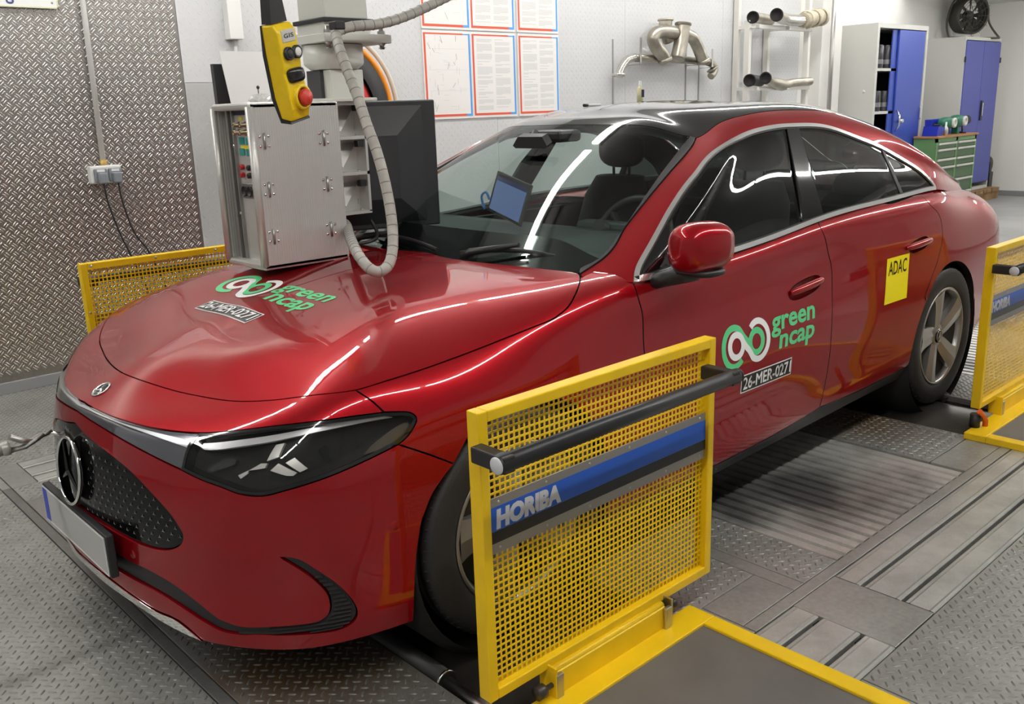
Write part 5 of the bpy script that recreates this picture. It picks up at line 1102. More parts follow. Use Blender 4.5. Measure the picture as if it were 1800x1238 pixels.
# crane pendant, built in its own frame: x to the right, y away, z up along its length
PM = Matrix.Translation((.668, -.17, 1.715)) @ Matrix.Rotation(.05, 4, 'Y') @ Matrix.Rotation(math.radians(20), 4, 'Z') @ Matrix.Rotation(math.radians(-14), 4, 'Y')
pend = empty('crane_pendant', (0, 0, 0), label='yellow hanging crane control with two round buttons and a red stop button', cat='control')
pend.matrix_world = PM
PY = mat('pendant_yellow', (.83, .58, .006), rough=.38, mottle=(30, .05))
def pp(mb, nm, m, par=None, **k): return mb.obj(nm, m, par or pend, **k)
side = [(-.025, 0), (.040, 0), (.062, -.02), (.060, -.10), (.052, -.135), (.058, -.16), (.060, -.235), (.040, -.27), (-.020, -.262), (-.036, -.20), (-.034, -.08)]
# outline in (depth d towards the viewer, height z), pushed across the width
W2 = .042
bod = pp(MB().prism([(-W2, -d * .62, z) for d, z in side], (2 * W2, 0, 0)), 'pendant_shell', PY)
md = bod.modifiers.new('bevel', 'BEVEL'); md.width = .006; md.segments = 3
back = [(-.026, .0), (-.020, 0), (-.028, -.08), (-.030, -.20), (-.014, -.262), (.036, -.27), (.0385, -.276), (-.022, -.272), (-.048, -.205), (-.046, -.08)]
pp(MB().prism([(-W2 - .002, -d * .62 , z) for d, z in back], (2 * W2 + .004, 0, 0)), 'pendant_back', BLACKPL)
pp(MB().prism([(-W2 + .002, .012, .002), (W2 - .012, .012, .002), (W2 - .022, .006, .075), (-W2 + .012, .006, .075)], (0, -.034, 0)), 'cable_boot', BLACKPL); MB().tube([(.0, 0, .07), (.0, 0, .35), (-.02, .02, 1.85)], .011, 10).obj('pendant_cable', BLACKPL, pend)
fz = lambda z: -float(np.interp(-z, [0, .02, .10, .135, .16, .235, .27], [.040, .062, .060, .052, .058, .060, .040])) * .62
pp(MB().box((-.026, fz(-.035) - .0015, -.052), (.032, fz(-.035) + .004, -.018), bev=.002), 'name_plate', mat('plate_silver', (.62, .61, .58), rough=.35, metal=.5))
np_ = pend.children[-1]
v, f = text_mesh('GIS', .02, .0, 1.15); v = v * [.042 / v[:, 0].max(), .011] + [-.018, -.040]
me = bpy.data.meshes.new('lettering'); me.from_pydata([(a, fz(-.035) - .0022, b) for a, b in v], [], f); me.materials.append(BLACKV); link('lettering', me, np_)
for x, m in ((-.014, BLACKPL), (.022, mat('button_white', (.75, .75, .74), rough=.3))):
    b0 = MB().lathe([(.0185, -.002), (.0185, .010), (.014, .011), (.0135, .004)], (x, fz(-.085), -.082), (0, -1, 0), 24).obj('push_button', BLACKPL, pend)
    MB().lathe([(.0135, .004), (.0125, .011), (.010, .0125), (0, .0125)], (x, fz(-.085), -.082), (0, -1, 0), 24).obj('button_cap', m, b0)
V, F = superell((.004, fz(-.14) - .003, -.144), (.036, .012, .021), 3.5, 0, 24, 10); rs = MB().add(V, F, True).obj('rocker_switch', mat('rocker_black', (.012, .012, .013), rough=.15), pend)
es = MB().lathe([(.036, -.008), (.036, .010), (.030, .013), (.026, .008), (.0255, .001)], (.008, fz(-.205), -.208), (0, -1, 0), 32).obj('stop_collar', PY, pend)
MB().lathe([(.014, .0), (.014, .008), (.024, .010), (.024, .021), (.021, .026), (0, .028)], (.008, fz(-.205), -.208), (0, -1, 0), 32).obj('stop_button', mat('stop_red', (.62, .05, .03), rough=.35), pend)
MB().tube([(.022, -.014, .06), (.024, -.016, .03), (.022, -.018, .005)], .002, 6).lathe([(.004, -.001), (.006, 0), (.004, .001)], (.023, -.016, .04), (1, 0, 0), 12).obj('strain_chain', CHROME, pend)

# ------------------------------------------------------------------ on the far wall
WY = 2.93
PAPER = mat('poster_paper', (.84, .83, .81), rough=.6); PRED = mat('poster_red', (.72, .11, .06), rough=.5); PBLUE = mat('poster_blue', (.10, .36, .78), rough=.5); PGREY = mat('poster_print', (.66, .66, .66), rough=.6); PDARK = mat('poster_print_dark', (.30, .30, .31), rough=.6)
colsx = [(3.59, 4.035), (4.055, 4.50), (4.545, 4.99)]
rn = random.Random(3)
for r_, (z0, z1) in enumerate(((1.405, 2.03), (2.05, 2.68))):
    for c_, (x0, x1) in enumerate(colsx):
        ps = MB().box((x0 - .009, WY - .012, z0 - .005), (x1 + .009, WY, z1 + .005)).obj('poster', PAPER)
        tag(ps, ('drawing sheet' if c_ == 0 else 'printed text sheet') + ' with red and blue border, ' + ['left', 'middle', 'right'][c_] + ' of the ' + ('lower' if r_ == 0 else 'upper') + ' row of posters', 'poster', 'bordered posters on the far wall')
        a, b, y = x0, x1, WY - .0135; w = .017
        MB().box((a, y, z0 + .012), (a + w, y + .002, z1 - .012)).box((a + w, y, z0 + .012), (b - .06, y + .002, z0 + .012 + w)).box((a + w, y, z1 - .012 - w * .6), (b - .07, y + .002, z1 - .012)).obj('red_border', PRED, ps)
        MB().box((b - w, y, z0 + .012), (b, y + .002, z1 - .012)).box((b - .06, y, z0 + .012), (b - w, y + .002, z0 + .012 + w)).box((b - .07, y, z1 - .022), (b - w, y + .002, z1 - .014)).obj('blue_border', PBLUE, ps)
        pr = MB(); pd = MB(); y += .0008
        if c_ == 0:
            for k in range(46):
                x = rn.uniform(a + .04, b - .10); z = rn.uniform(z0 + .05, z1 - .05); q = rn.random()
                if q < .4: pr.box((x, y, z), (x + rn.uniform(.02, .07), y + .001, z + .002))
                elif q < .8: pr.box((x, y, z), (x + .002, y + .001, z + rn.uniform(.02, .06)))
                else: pd.tube([(x, y, z), (x + rn.uniform(-.03, .03), y, z + rn.uniform(.02, .05))], .0012, 4)
            for k in range(3): pr.box((a + .04, y, z0 + .2 + k * .15), (b - .05, y + .001, z0 + .202 + k * .15))
        else:
            for xx in (a + .045, (a + b) / 2 + .01):
                z = z1 - .05
                while z > z0 + .05:
                    n = rn.randint(1, 7)
                    for k in range(n):
                        if z < z0 + .05: break
                        pr.box((xx, y, z), (xx + (.155 if k < n - 1 else rn.uniform(.05, .15)), y + .001, z + .0045)); z -= .0085
                    z -= .012
        pr.obj('printed_lines', PGREY, ps, kind='stuff')
        if pd.v: pd.obj('drawing_lines', PDARK, ps, kind='stuff')
PIPE = mat('used_exhaust_steel', (.42, .39, .33), rough=.35, metal=.9, mottle=(9, .3))
PIPEB = mat('bright_exhaust_steel', (.62, .60, .56), rough=.25, metal=1.0, mottle=(9, .15))
def wp(l, y=2.8): return [(x, y, z) for x, z in l]
ex_ = empty('exhaust_pipe_set', (6.3, 2.8, 1.84), label='branched steel exhaust pipes hung on a bar on the far wall', cat='exhaust pipe')
def xo(mb, nm, m, par=None):
    o = mb.obj(nm, m, par or ex_)
    if par is None: o.location = (-6.3, -2.8, -1.84)
    return o
xo(MB().tube(wp([(5.85, 1.86), (6.36, 1.859), (6.94, 1.838)], 2.84), .034, 14), 'cross_pipe', PIPE)
xo(MB().tube(smooth_path(wp([(5.86, 1.862), (5.76, 1.84), (5.69, 1.78), (5.655, 1.725), (5.645, 1.70)], 2.82), k=5), .036, 14).lathe([(.038, -.02), (.058, -.015), (.058, .01), (.04, .012)], (5.645, 2.82, 1.712), (-.1, 0, -1), 18), 'elbow', PIPEB)
xo(MB().tube(smooth_path(wp([(6.93, 1.838), (7.02, 1.82), (7.07, 1.775), (7.05, 1.73), (7.01, 1.70)], 2.82), k=5), .036, 14).lathe([(.038, -.01), (.06, -.006), (.06, .006), (.038, .01)], (7.04, 2.82, 1.77), (.5, -.3, -1), 18), 'elbow', PIPE)
xo(MB().tube(smooth_path(wp([(6.27, 2.20), (6.27, 2.13), (6.295, 2.07), (6.33, 2.01)], 2.80), k=5), .06, 16).lathe([(.062, -.012), (.072, -.008), (.072, .008), (.062, .012)], (6.27, 2.80, 2.19), (0, 0, 1), 18), 'inlet_pipe', PIPE)
xo(MB().tube(smooth_path(wp([(6.33, 2.075), (6.18, 2.083), (6.06, 2.068), (6.02, 2.013), (6.07, 1.941), (6.155, 1.881), (6.195, 1.83)], 2.74), k=5), .058, 16).lathe([(.06, -.01), (.067, -.006), (.067, .02)], (6.185, 2.74, 1.85), (.4, 0, -1), 18), 'branch_pipe', PIPE)
xo(MB().tube(smooth_path(wp([(6.425, 2.165), (6.40, 2.01), (6.345, 1.846)], 2.72), k=6), .066, 16).lathe([(.067, -.012), (.077, -.008), (.077, .012)], (6.424, 2.72, 2.15), (.1, 0, 1), 18), 'inlet_pipe', PIPE)
xo(MB().tube(smooth_path(wp([(6.44, 2.075), (6.585, 2.045), (6.655, 1.99), (6.715, 1.914), (6.775, 1.83)], 2.74), k=5), .055, 16).lathe([(.057, -.01), (.064, -.006), (.064, .02)], (6.765, 2.74, 1.845), (.55, 0, -1), 18), 'branch_pipe', PIPE)
for x, a, b in ((5.90, 1.80, 2.03), (6.98, 1.78, 1.95), (6.75, 1.80, 2.0)): xo(MB().box((x - .012, 2.78, a), (x + .012, 2.785, b)).box((x - .012, 2.78, a), (x + .012, WY, a + .005)), 'hanger_strap', STEEL)
for x in (5.69, 6.75, 6.96): MB().box((x - .005, 2.918, 1.45), (x + .005, WY, 2.02)).obj('trim_1', mat('strap_grey', (.42, .42, .42), rough=.5, metal=.3), kind='structure')
RK = mat('rack_white', (.76, .74, .70), rough=.45)
rack = empty('pipe_rack', (7.8, 2.8, 1.3), label='white wall rack of uprights and arms holding exhaust pipes', cat='rack')
def ro(mb, nm): o = mb.obj(nm, RK, rack); o.location = (-7.8, -2.8, -1.3)
for x, z0, z1, y in ((7.46, .9, 2.22, 2.70), (7.54, .5, 2.75, 2.88), (8.09, .5, 2.2, 2.88), (8.58, .9, 2.75, 2.70)): ro(MB().box((x - .022, y - .02, z0), (x + .022, y + .04, z1), bev=.003), 'upright')
for z in (2.165, 1.575):
    ro(MB().box((7.44, 2.66, z - .02), (8.60, 2.70, z + .02), bev=.003), 'cross_bar')
    for x in (7.54, 8.09): ro(MB().box((x - .018, 2.62, z - .018), (x + .018, 2.92, z + .018), bev=.003), 'arm')
def loose_pipe(pts, r, m, label, ends=True, extra=None):
    o = empty('exhaust_pipe', pts[0], label=label, cat='exhaust pipe', group='loose exhaust pipes on the rack'); loc = Vector(pts[0])
    q = smooth_path([tuple(Vector(p) - loc) for p in pts], k=6); n = len(q); rr = r if not isinstance(r, (list, tuple)) else list(np.interp(np.linspace(0, 1, n), np.linspace(0, 1, len(r)), r))
    MB().tube(q, rr, 16, cap=False).obj('pipe', m, o)
    r0 = rr if not isinstance(rr, list) else rr[0]; d = (Vector(q[0]) - Vector(q[1])).normalized()
    MB().lathe([(r0 * 1.12, -.03), (r0 * 1.12, .0), (r0 * .92, .001), (r0 * .9, -.015), (0, -.02)], q[0], d, 20).obj('pipe_mouth', mat('mouth_black', (.012, .011, .010), rough=.8), o)  # black collar with a black disc just inside the open end
    return o
loose_pipe([(7.44, 2.65, 2.245), (7.62, 2.71, 2.25), (8.0, 2.80, 2.25)], .052, PIPE, 'dark-mouthed steel pipe at the back of the upper rack arm')
w_ = loose_pipe([(7.62, 2.50, 2.262), (7.90, 2.60, 2.245), (8.17, 2.64, 2.243), (8.42, 2.66, 2.252)], .056, PIPEB, 'bright steel pipe with cream-wrapped end on the upper rack arm')
mb = MB(); q0 = Vector((7.62, 2.50, 2.262)); mb.tube([Vector((8.38, 2.655, 2.25)) - q0, Vector((8.60, 2.67, 2.28)) - q0, Vector((8.80, 2.67, 2.305)) - q0], [.075, .082, .085], 18)
for a in (.2, .55, .9): mb.lathe([(.084, -.02), (.094, -.012), (.094, .012), (.084, .02)], Vector((8.38 + .42 * a, 2.66, 2.25 + .055 * a)) - q0, (1, .03, .14), 18)
mb.obj('heat_wrap', mat('heat_wrap_cream', (.56, .50, .38), rough=.75, mottle=(20, .15)), w_)
loose_pipe([(7.42, 2.65, 1.655), (7.60, 2.72, 1.658), (7.85, 2.80, 1.65)], .054, mat('sooty_pipe', (.05, .048, .045), rough=.6, metal=.4), 'short black sooty pipe on the lower rack arm')
loose_pipe([(7.56, 2.56, 1.675), (7.74, 2.62, 1.645), (7.90, 2.64, 1.622), (8.06, 2.66, 1.606), (8.25, 2.66, 1.628), (8.60, 2.66, 1.640)], [.052, .050, .046, .058, .060, .044, .042, .042], PIPE, 'cranked pipe with black mouth and widened middle on the lower rack arm')
pole = MB().cyl((9.10, 2.70, 0), (9.10, 2.70, CEIL), .024, 14).obj('steel_pole', STEEL); tag(pole, 'thin steel pole standing in front of the white pillar', 'pole')
# cabinets
CGREY = mat('cabinet_grey', (.60, .60, .57), rough=.45); CBLUE = mat('cabinet_blue', (.045, .085, .42), rough=.4); CBLUE2 = mat('cabinet_blue_faded', (.07, .085, .34), rough=.45)
def shell(par, x0, x1, y0, y1, z0, z1, m, t=.03, skip=()):
    mb = MB()
    for nm, a, b in (('l', (x0, y0, z0), (x0 + t, y1, z1)), ('r', (x1 - t, y0, z0), (x1, y1, z1)), ('k', (x0 + t, y1 - t, z0), (x1 - t, y1, z1)), ('t', (x0 + t, y0, z1 - t), (x1 - t, y1 - t, z1)), ('b', (x0 + t, y0, z0), (x1 - t, y1 - t, z0 + t))): mb.box(a, b)
    return mb.obj('body', m, par)
cx0, cx1, cy0, cy1, cz1 = 9.62, 10.92, 2.44, 2.93, 2.255
cab = empty('cabinet', (cx0, cy0, 0), label='tall grey cabinet with one blue door slid open showing black cylinders', cat='cabinet', group='tall cabinets at the far end')
def lo(o, b): o.location = -Vector(b); return o
B0 = (cx0, cy0, 0); lo(shell(cab, cx0, cx1, cy0, cy1, .0, cz1, CGREY, .05), B0)
lo(MB().box((cx0 + .05, cy0 + .05, .1), (cx1 - .05, cy1 - .06, cz1 - .06)).obj('interior', PIT, cab), B0) if False else None
lo(MB().box((cx0 + .05, cy1 - .06, .05), (cx1 - .05, cy1 - .05, cz1 - .05)).obj('back_lining', mat('cabinet_inside', (.02, .02, .025), rough=.7), cab), B0)
for z in (1.26, .72, 1.74)[:3]: lo(MB().box((cx0 + .05, cy0 + .03, z), (cx1 - .05, cy1 - .06, z + .03)).obj('shelf', CGREY, cab), B0)
d1 = lo(MB().box((cx0 + .56, cy0 + .004, .05), (cx1 - .07, cy0 + .024, cz1 - .06), bev=.003).obj('door', CBLUE, cab), B0); lo(MB().box((cx0 + .44, cy0 + .030, .05), (cx0 + .98, cy0 + .045, cz1 - .06), bev=.003).obj('door', CBLUE, cab), B0)
MB().tube([(cx0 + .60, cy0 + .0, 1.30), (cx0 + .58, cy0 - .05, 1.23), (cx0 + .58, cy0 - .05, 1.12), (cx0 + .60, cy0, 1.05)], .012, 8).cyl((cx0 + .66, cy0 + .005, 1.17), (cx0 + .66, cy0 - .06, 1.17), .02, 10).obj('door_handle', CHROME, d1); MB().box((cx1 - .11, cy0 - .02, 1.17), (cx1 - .08, cy0 + .004, 1.32), bev=.004).obj('latch', CHROME, d1)
MB().lathe([(.016, 0), (.016, .01), (0, .012)], (cx0, cy0 + .12, 1.52), (-1, 0, 0), 10).obj('side_knob', WHITE, cab).location = -Vector(B0)
CAN = mat('black_canister', (.05, .05, .055), rough=.2); proto = None
for sh, z in ((0, 1.77), (1, 1.29)):
    for k in range(4):
        c = empty('canister', (cx0 + .27 + .092 * k, cy0 + .10 + .035 * (k % 2), z))
        MB().lathe([(0, 0), (.042, 0), (.044, .01), (.044, .25 - .03 * sh), (.040, .26 - .03 * sh), (0, .262 - .03 * sh)], (0, 0, 0), (0, 0, 1), 18).obj('can', CAN, c); MB().lathe([(.0445, .05), (.0445, .10)], (0, 0, 0), (0, 0, 1), 18).obj('can_band', mat('can_band_grey', (.30, .30, .31), rough=.3, metal=.5), c)
        tag(c, 'black cylinder, ' + ('first', 'second', 'third', 'fourth')[k] + ' from the left on the ' + ('upper' if sh == 0 else 'lower') + ' shelf of the open cabinet', 'canister', 'black cylinders on the %s cabinet shelf' % ('upper' if sh == 0 else 'lower'))
tl = MB().lathe([(0, 0), (.05, 0), (.07, .06), (.05, .12), (0, .13)], (cx0 + .40, cy0 + .14, .75), (0, 0, 1), 12).box((cx0 + .26, cy0 + .08, .75), (cx0 + .50, cy0 + .22, .80)).obj('green_tool', mat('tool_green', (.01, .12, .07), rough=.4)); tag(tl, 'small green tool on the bottom shelf of the open cabinet', 'tool')
kx0, kx1, ky0, ky1, kz0, kz1 = 11.96, 13.16, 2.41, 2.93, .16, 2.168
cab2 = empty('cabinet', (kx0, ky0, kz0), label='tall grey cabinet with closed blue doors under the black fan', cat='cabinet', group='tall cabinets at the far end'); B1 = (kx0, ky0, kz0)
lo(shell(cab2, kx0, kx1, ky0, ky1, kz0, kz1, CGREY, .04), B1)
for a, b in ((kx0 + .025, kx0 + .60), (kx0 + .604, kx1 - .025)): lo(MB().box((a, ky0 - .012, kz0 + .10), (b, ky0 + .01, kz1 - .05), bev=.004).obj('door', CBLUE2, cab2), B1)
lo(MB().box((kx0 + .64, ky0 - .03, 1.10), (kx0 + .70, ky0 - .012, 1.36), bev=.006).obj('handle_plate', BLACKPL, cab2), B1); lo(MB().box((kx0 + .655, ky0 - .04, 1.16), (kx0 + .685, ky0 - .03, 1.33), bev=.004).obj('handle_grip', CHROME, cab2), B1)
for x in (kx0 + .012, kx1 - .012):
    for z in (.45, 1.85): lo(MB().cyl((x, ky0 - .012, z), (x, ky0 - .012, z + .07), .012, 8).obj('hinge', BLACKPL, cab2), B1)
WOOD = mat('pallet_wood', (.28, .17, .08), rough=.8, mottle=(8, .3))
pal = empty('pallet', (11.9, 2.3, 0), label='brown wooden pallet under the tall cabinet with closed blue doors', cat='pallet')
for y in (2.36, 2.62, 2.86): MB().box((0, y - 2.3 - .04, 0), (1.45, y - 2.3 + .04, .11)).obj('runner', WOOD, pal)
for k in range(5): MB().box((.01 + k * .29, .0, .11), (.01 + k * .29 + .25, .62, .158)).obj('board', WOOD, pal)
fan = empty('fan', (12.62, 2.66, kz1), label='round black fan in a tube stand on top of the cabinet', cat='fan'); FANM = mat('fan_dark', (.09, .088, .075), rough=.45, metal=.3)
fc = Vector((0, 0, .30)); fa = Vector((-.45, -.86, -.12)).normalized()
MB().lathe([(.225, -.10), (.238, -.10), (.238, .10), (.225, .10), (.22, .09), (.22, -.09), (.225, -.10)], fc, fa, 40).obj('fan_duct', FANM, fan)
e1 = Vector((0, 0, 1)).cross(fa).normalized(); e2 = fa.cross(e1); mb = MB()
for k in range(8):
    a = 2 * PI * k / 8; d0 = e1 * math.cos(a) + e2 * math.sin(a); s0 = e1 * -math.sin(a) + e2 * math.cos(a)
    mb.prism([fc + d0 * .05 + s0 * .02 + fa * .03, fc + d0 * .208 + s0 * .06 + fa * .03, fc + d0 * .208 - s0 * .03 - fa * .03, fc + d0 * .05 - s0 * .02 - fa * .02], fa * .006)
mb.obj('fan_blades', mat('fan_blade_grey', (.10, .10, .085), rough=.4, metal=.4), fan); MB().lathe([(0, .04), (.05, .035), (.06, 0), (.06, -.06), (0, -.06)], fc, fa, 20).obj('fan_motor', FANM, fan)
mb = MB()
for r_ in (.07, .12, .17, .21): mb.tube([fc + fa * .105 + (e1 * math.cos(a) + e2 * math.sin(a)) * r_ for a in np.linspace(0, 2 * PI, 33)], .003, 5, cap=False)
for k in range(12):
    a = 2 * PI * k / 12; mb.tube([fc + fa * .105 + (e1 * math.cos(a) + e2 * math.sin(a)) * .05, fc + fa * .105 + (e1 * math.cos(a) + e2 * math.sin(a)) * .255], .003, 5)
mb.obj('fan_guard', FANM, fan)
mb = MB()
for s in (-1, 1): mb.tube(smooth_path([fc + e1 * .40 * s - Vector((0, 0, .285)) + fa * .14, fc + e1 * .34 * s - Vector((0, 0, .1)), fc + e1 * .27 * s + Vector((0, 0, .16)), fc + e1 * .10 * s + Vector((0, 0, .29))], k=5), .014, 8)
mb.tube([fc + e1 * .4 - Vector((0, 0, .285)) + fa * .14, fc - e1 * .4 - Vector((0, 0, .285)) + fa * .14], .014, 8).tube([fc + e1 * .1 + Vector((0, 0, .29)), fc + e1 * .05 + Vector((0, 0, .33)), fc - e1 * .05 + Vector((0, 0, .33)), fc - e1 * .1 + Vector((0, 0, .29))], .016, 8).tube([fc - Vector((0, 0, .285)) - fa * .12 + e1 * .2, fc - Vector((0, 0, .285)) - fa * .12 - e1 * .2], .014, 8)
mb.obj('fan_stand', FANM, fan)
gx0, gx1, gy0, gy1, gz1 = 10.70, 11.90, 2.14, 2.42, .945
CG = mat('drawer_green', (.13, .27, .10), rough=.45); CGF = mat('drawer_front_green', (.075, .14, .065), rough=.5)
dw = empty('drawer_cabinet', (gx0, gy0, 0), label='green drawer cabinet with wooden top and pale drawer handles', cat='cabinet'); B2 = (gx0, gy0, 0)
bd_ = lo(MB().box((gx0, gy0 + .02, .0), (gx1, gy1, gz1), bev=.003).obj('body', CG, dw), B2)
mb = MB()
for x in (gx0, gx0 + .575, gx1 - .045): mb.box((x, gy0, 0), (x + .045, gy0 + .02, gz1))
mb.box((gx0, gy0, gz1 - .05), (gx1, gy0 + .02, gz1)); mb.obj('face_frame', CG, bd_)
lo(MB().box((gx0 - .02, gy0 - .02, gz1), (gx1 + .02, gy1, gz1 + .025), bev=.003).obj('wooden_top', mat('bench_wood', (.42, .20, .08), rough=.5, mottle=(6, .2)), dw), B2)
for cxa, cxb in ((gx0 + .05, gx0 + .57), (gx0 + .625, gx1 - .05)):
    z = gz1 - .055
    for k, h in enumerate((.075, .12, .095, .17, .17, .22)):
        df = lo(MB().box((cxa, gy0 + .003, z - h + .006), (cxb, gy0 + .02, z)).obj('drawer', CGF, dw), B2)
        MB().box((cxa + .0, gy0 - .018, z - .028), (cxb, gy0 + .003, z - .003), bev=.004).obj('drawer_handle', mat('handle_aluminium', (.66, .66, .62), rough=.4, metal=.3), df); z -= h
# things lying on the drawer cabinet
tz = gz1 + .025
def thing(nm, mb, m, label, cat, group=None):
    o = mb.obj(nm, m); return tag(o, label, cat, group)
TG = mat('power_tool_green', (.015, .15, .09), rough=.4); BB = mat('bin_blue', (.02, .04, .48), rough=.4)
bt = thing('storage_bin', MB().prism([(gx0 + .03, gy0 + .02, tz), (gx0 + .19, gy0 + .02, tz), (gx0 + .20, gy0 + .0, tz + .10), (gx0 + .02, gy0 + .0, tz + .12)], (0, .18, 0)), BB, 'blue plastic bin at the left end of the green drawer cabinet', 'bin')
b2 = thing('storage_bin', MB().prism([(gx0 + .30, gy1 - .08, tz), (gx1 - .25, gy1 - .08, tz), (gx1 - .22, gy1 - .08, tz + .20), (gx0 + .27, gy1 - .08, tz + .19)], (0, .08, 0)), BB, 'long blue plastic box at the back of the green drawer cabinet', 'bin')
for k, (x, h) in enumerate(((gx0 + .46, .24), (gx0 + .78, .26))):
    o = empty('power_tool', (x, gy0 + .10, tz), label='green power tool, ' + ('left' if k == 0 else 'right') + ' of two on the green drawer cabinet', cat='power tool', group='green power tools on the drawer cabinet')
    V, F = superell((0, 0, h * .6), (.14, .075, h * .30), 2.6); mb = MB().add(V, F, True).box((-.05, -.04, 0), (.02, .04, h * .5), bev=.01); mb.obj('tool_body', TG, o)
    MB().lathe([(.055, 0), (.06, .01), (.06, .03), (.03, .032), (.03, .02), (0, .02)], (.05, -.065, h * .6), (0, -1, 0), 18).obj('tool_dial', mat('dial_pale', (.66, .66, .60), rough=.4), o); MB().cyl((-.125, 0, h * .7), (-.09, 0, h * .65), .022, 10).obj('tool_nose', STEEL, o)
cl_ = thing('cable_coil', MB().tube([(gx0 + .20 + .07 * math.cos(a), gy0 + .10 + .05 * math.sin(a), tz + .02 + .008 * a) for a in np.linspace(0, 14, 50)], .012, 6), BLACKPL, 'black cable coil beside the blue bin on the green drawer cabinet', 'cable')
thing('spray_can', MB().lathe([(0, 0), (.03, 0), (.03, .08), (.02, .1), (.012, .11), (.012, .16), (0, .16)], (gx0 + .30, gy0 + .03, tz), (0, 0, 1), 14), mat('can_silver', (.6, .6, .58), rough=.3, metal=.7), 'silver spray can between bin and tool on the drawer cabinet', 'can')
lmp = empty('work_lamp', (gx1 - .22, gy0 + .1, tz), label='small black work lamp at the right end of the drawer cabinet', cat='lamp')
MB().lathe([(0, 0), (.05, 0), (.045, .02), (.01, .025)], (0, 0, 0), (0, 0, 1), 16).tube([(0, 0, .02), (-.02, 0, .10), (.05, 0, .16)], .009, 6).obj('lamp_stand', BLACKPL, lmp); MB().lathe([(.02, 0), (.055, .05), (.05, .055), (0, .05)], (.05, 0, .16), (-.3, -.9, .2), 16).obj('lamp_head', BLACKPL, lmp)
thing('caster_wheel', MB().lathe([(0, -.02), (.10, -.02), (.12, 0), (.10, .02), (0, .02)], (13.40, 2.5, .46), (0, 1, 0), 20).box((13.36, 2.47, .34), (13.44, 2.53, .5)).box((13.30, 2.44, 0), (13.42, 2.56, .36)), BLACKPL, 'black wheel on a stand beside the closed cabinet', 'wheel')

# hose reel, white sheet, trunking, sign, sockets
rl = empty('hose_reel', (2.62, 2.72, 1.47), label='round hose reel with red core and orange cable behind the monitor', cat='reel')
MB().lathe([(.335, -.06), (.445, -.06), (.452, .0), (.445, .06), (.335, .06)], (0, 0, 0), (0, -1, 0), 48).obj('rubber_hose', mat('reel_black', (.014, .013, .013), rough=.55), rl); MB().lathe([(0, .05), (.30, .05), (.335, .03), (.335, -.06), (0, -.06)], (0, 0, 0), (0, -1, 0), 40).obj('reel_core', mat('reel_red', (.55, .03, .03), rough=.4), rl)
MB().tube([(.475 * math.cos(a), -.03, .475 * math.sin(a)) for a in np.linspace(-1.2, 2.2, 40)], .022, 8).obj('orange_cable', mat('cable_orange', (.85, .30, .02), rough=.45), rl)
hs = [(.53 * math.cos(a) + .01, -.02, .53 * math.sin(a)) for a in np.linspace(-1.0, 1.5, 40)]; MB().tube(hs, .016, 8).obj('pale_hose', mat('hose_cream', (.68, .64, .54), rough=.5), rl); MB().box((-.05, .06, -.05), (.05, .21, .05)).obj('wall_arm', STEEL, rl)
wb = empty('display_board', (1.42, 1.72, 0), label='white sheet propped on a dark stand behind the aluminium console', cat='board')
MB().box((.22, .02, .0), (.26, .06, 1.50)).box((.10, -.1, 0), (.48, .2, .03)).obj('stand', mat('dark_grey_box', (.055, .058, .065), rough=.5), wb); MB().prism([(-.045, .0, 1.715), (-.04, .0, 1.46), (.45, .0, 1.46), (.45, .0, 1.715)], (0, .03, 0)).obj('dark_backing', mat('dark_grey_box'), wb)
MB().prism([(-.03, -.13, 1.49), (.60, -.13, 1.49), (.57, -.05, 1.772), (-.03, -.05, 1.772)], (0, .006, 0)).obj('white_sheet', mat('sheet_white', (.86, .86, .85), rough=.5), wb); MB().box((.1, -.12, 1.40), (.45, .02, 1.49), bev=.004).obj('sheet_holder', mat('dark_grey_box'), wb)
tr = empty('cable_trunking', (2.10, 2.90, 1.93), label='white cable trunking ending above the white sheet', cat='trunking')
MB().box((-.045, -.04, 0), (.045, .029, CEIL - 1.93), bev=.003).obj('trunking_cover', WHITE, tr); MB().cyl((.0, .0, -.9), (.0, .0, 0), .011, 8).obj('conduit', mat('conduit_grey', (.55, .54, .52), rough=.5), tr)
sgn = MB().box((.45, 2.905, 2.065), (1.09, 2.912, 2.45), bev=.002).obj('load_sign', mat('sign_white', (.82, .83, .82), rough=.4)); tag(sgn, 'white sign with blue lettering at the top of the tread plate wall', 'sign')
mbx = MB()
for a, b in (((.45, 2.904, 2.065), (1.09, 2.9055, 2.073)), ((1.082, 2.904, 2.065), (1.09, 2.9055, 2.45))): mbx.box(a, b)
mbx.obj('sign_edge', mat('sign_edge_yellow', (.70, .72, .50), rough=.4), sgn)
v, f = text_mesh('300 kg', .012, 0, 1.12); v = v * [.27 / v[:, 0].max(), .072] + [.60, 2.105]
me = bpy.data.meshes.new('lettering'); me.from_pydata([(a, 2.9035, b) for a, b in v], [], f); me.materials.append(mat('ink_blue', (.06, .07, .22), rough=.5)); link('lettering', me, sgn)
MB().lathe([(.006, 0), (.005, .003), (0, .004)], (1.06, 2.905, 2.095), (0, -1, 0), 8).obj('screw', STEEL, sgn)
cdt = empty('socket_box', (1.205, 2.905, 1.17), label='white twin socket box with two grey plugs on the tread plate wall', cat='socket')
MB().tube([(.042, .008, 1.08), (.004, .008, .10)], .0155, 12).obj('conduit', WHITE, cdt) if False else MB().tube([(.043, .008, CEIL - 1.17), (.004, .006, .075)], .0155, 12).obj('conduit', WHITE, cdt)
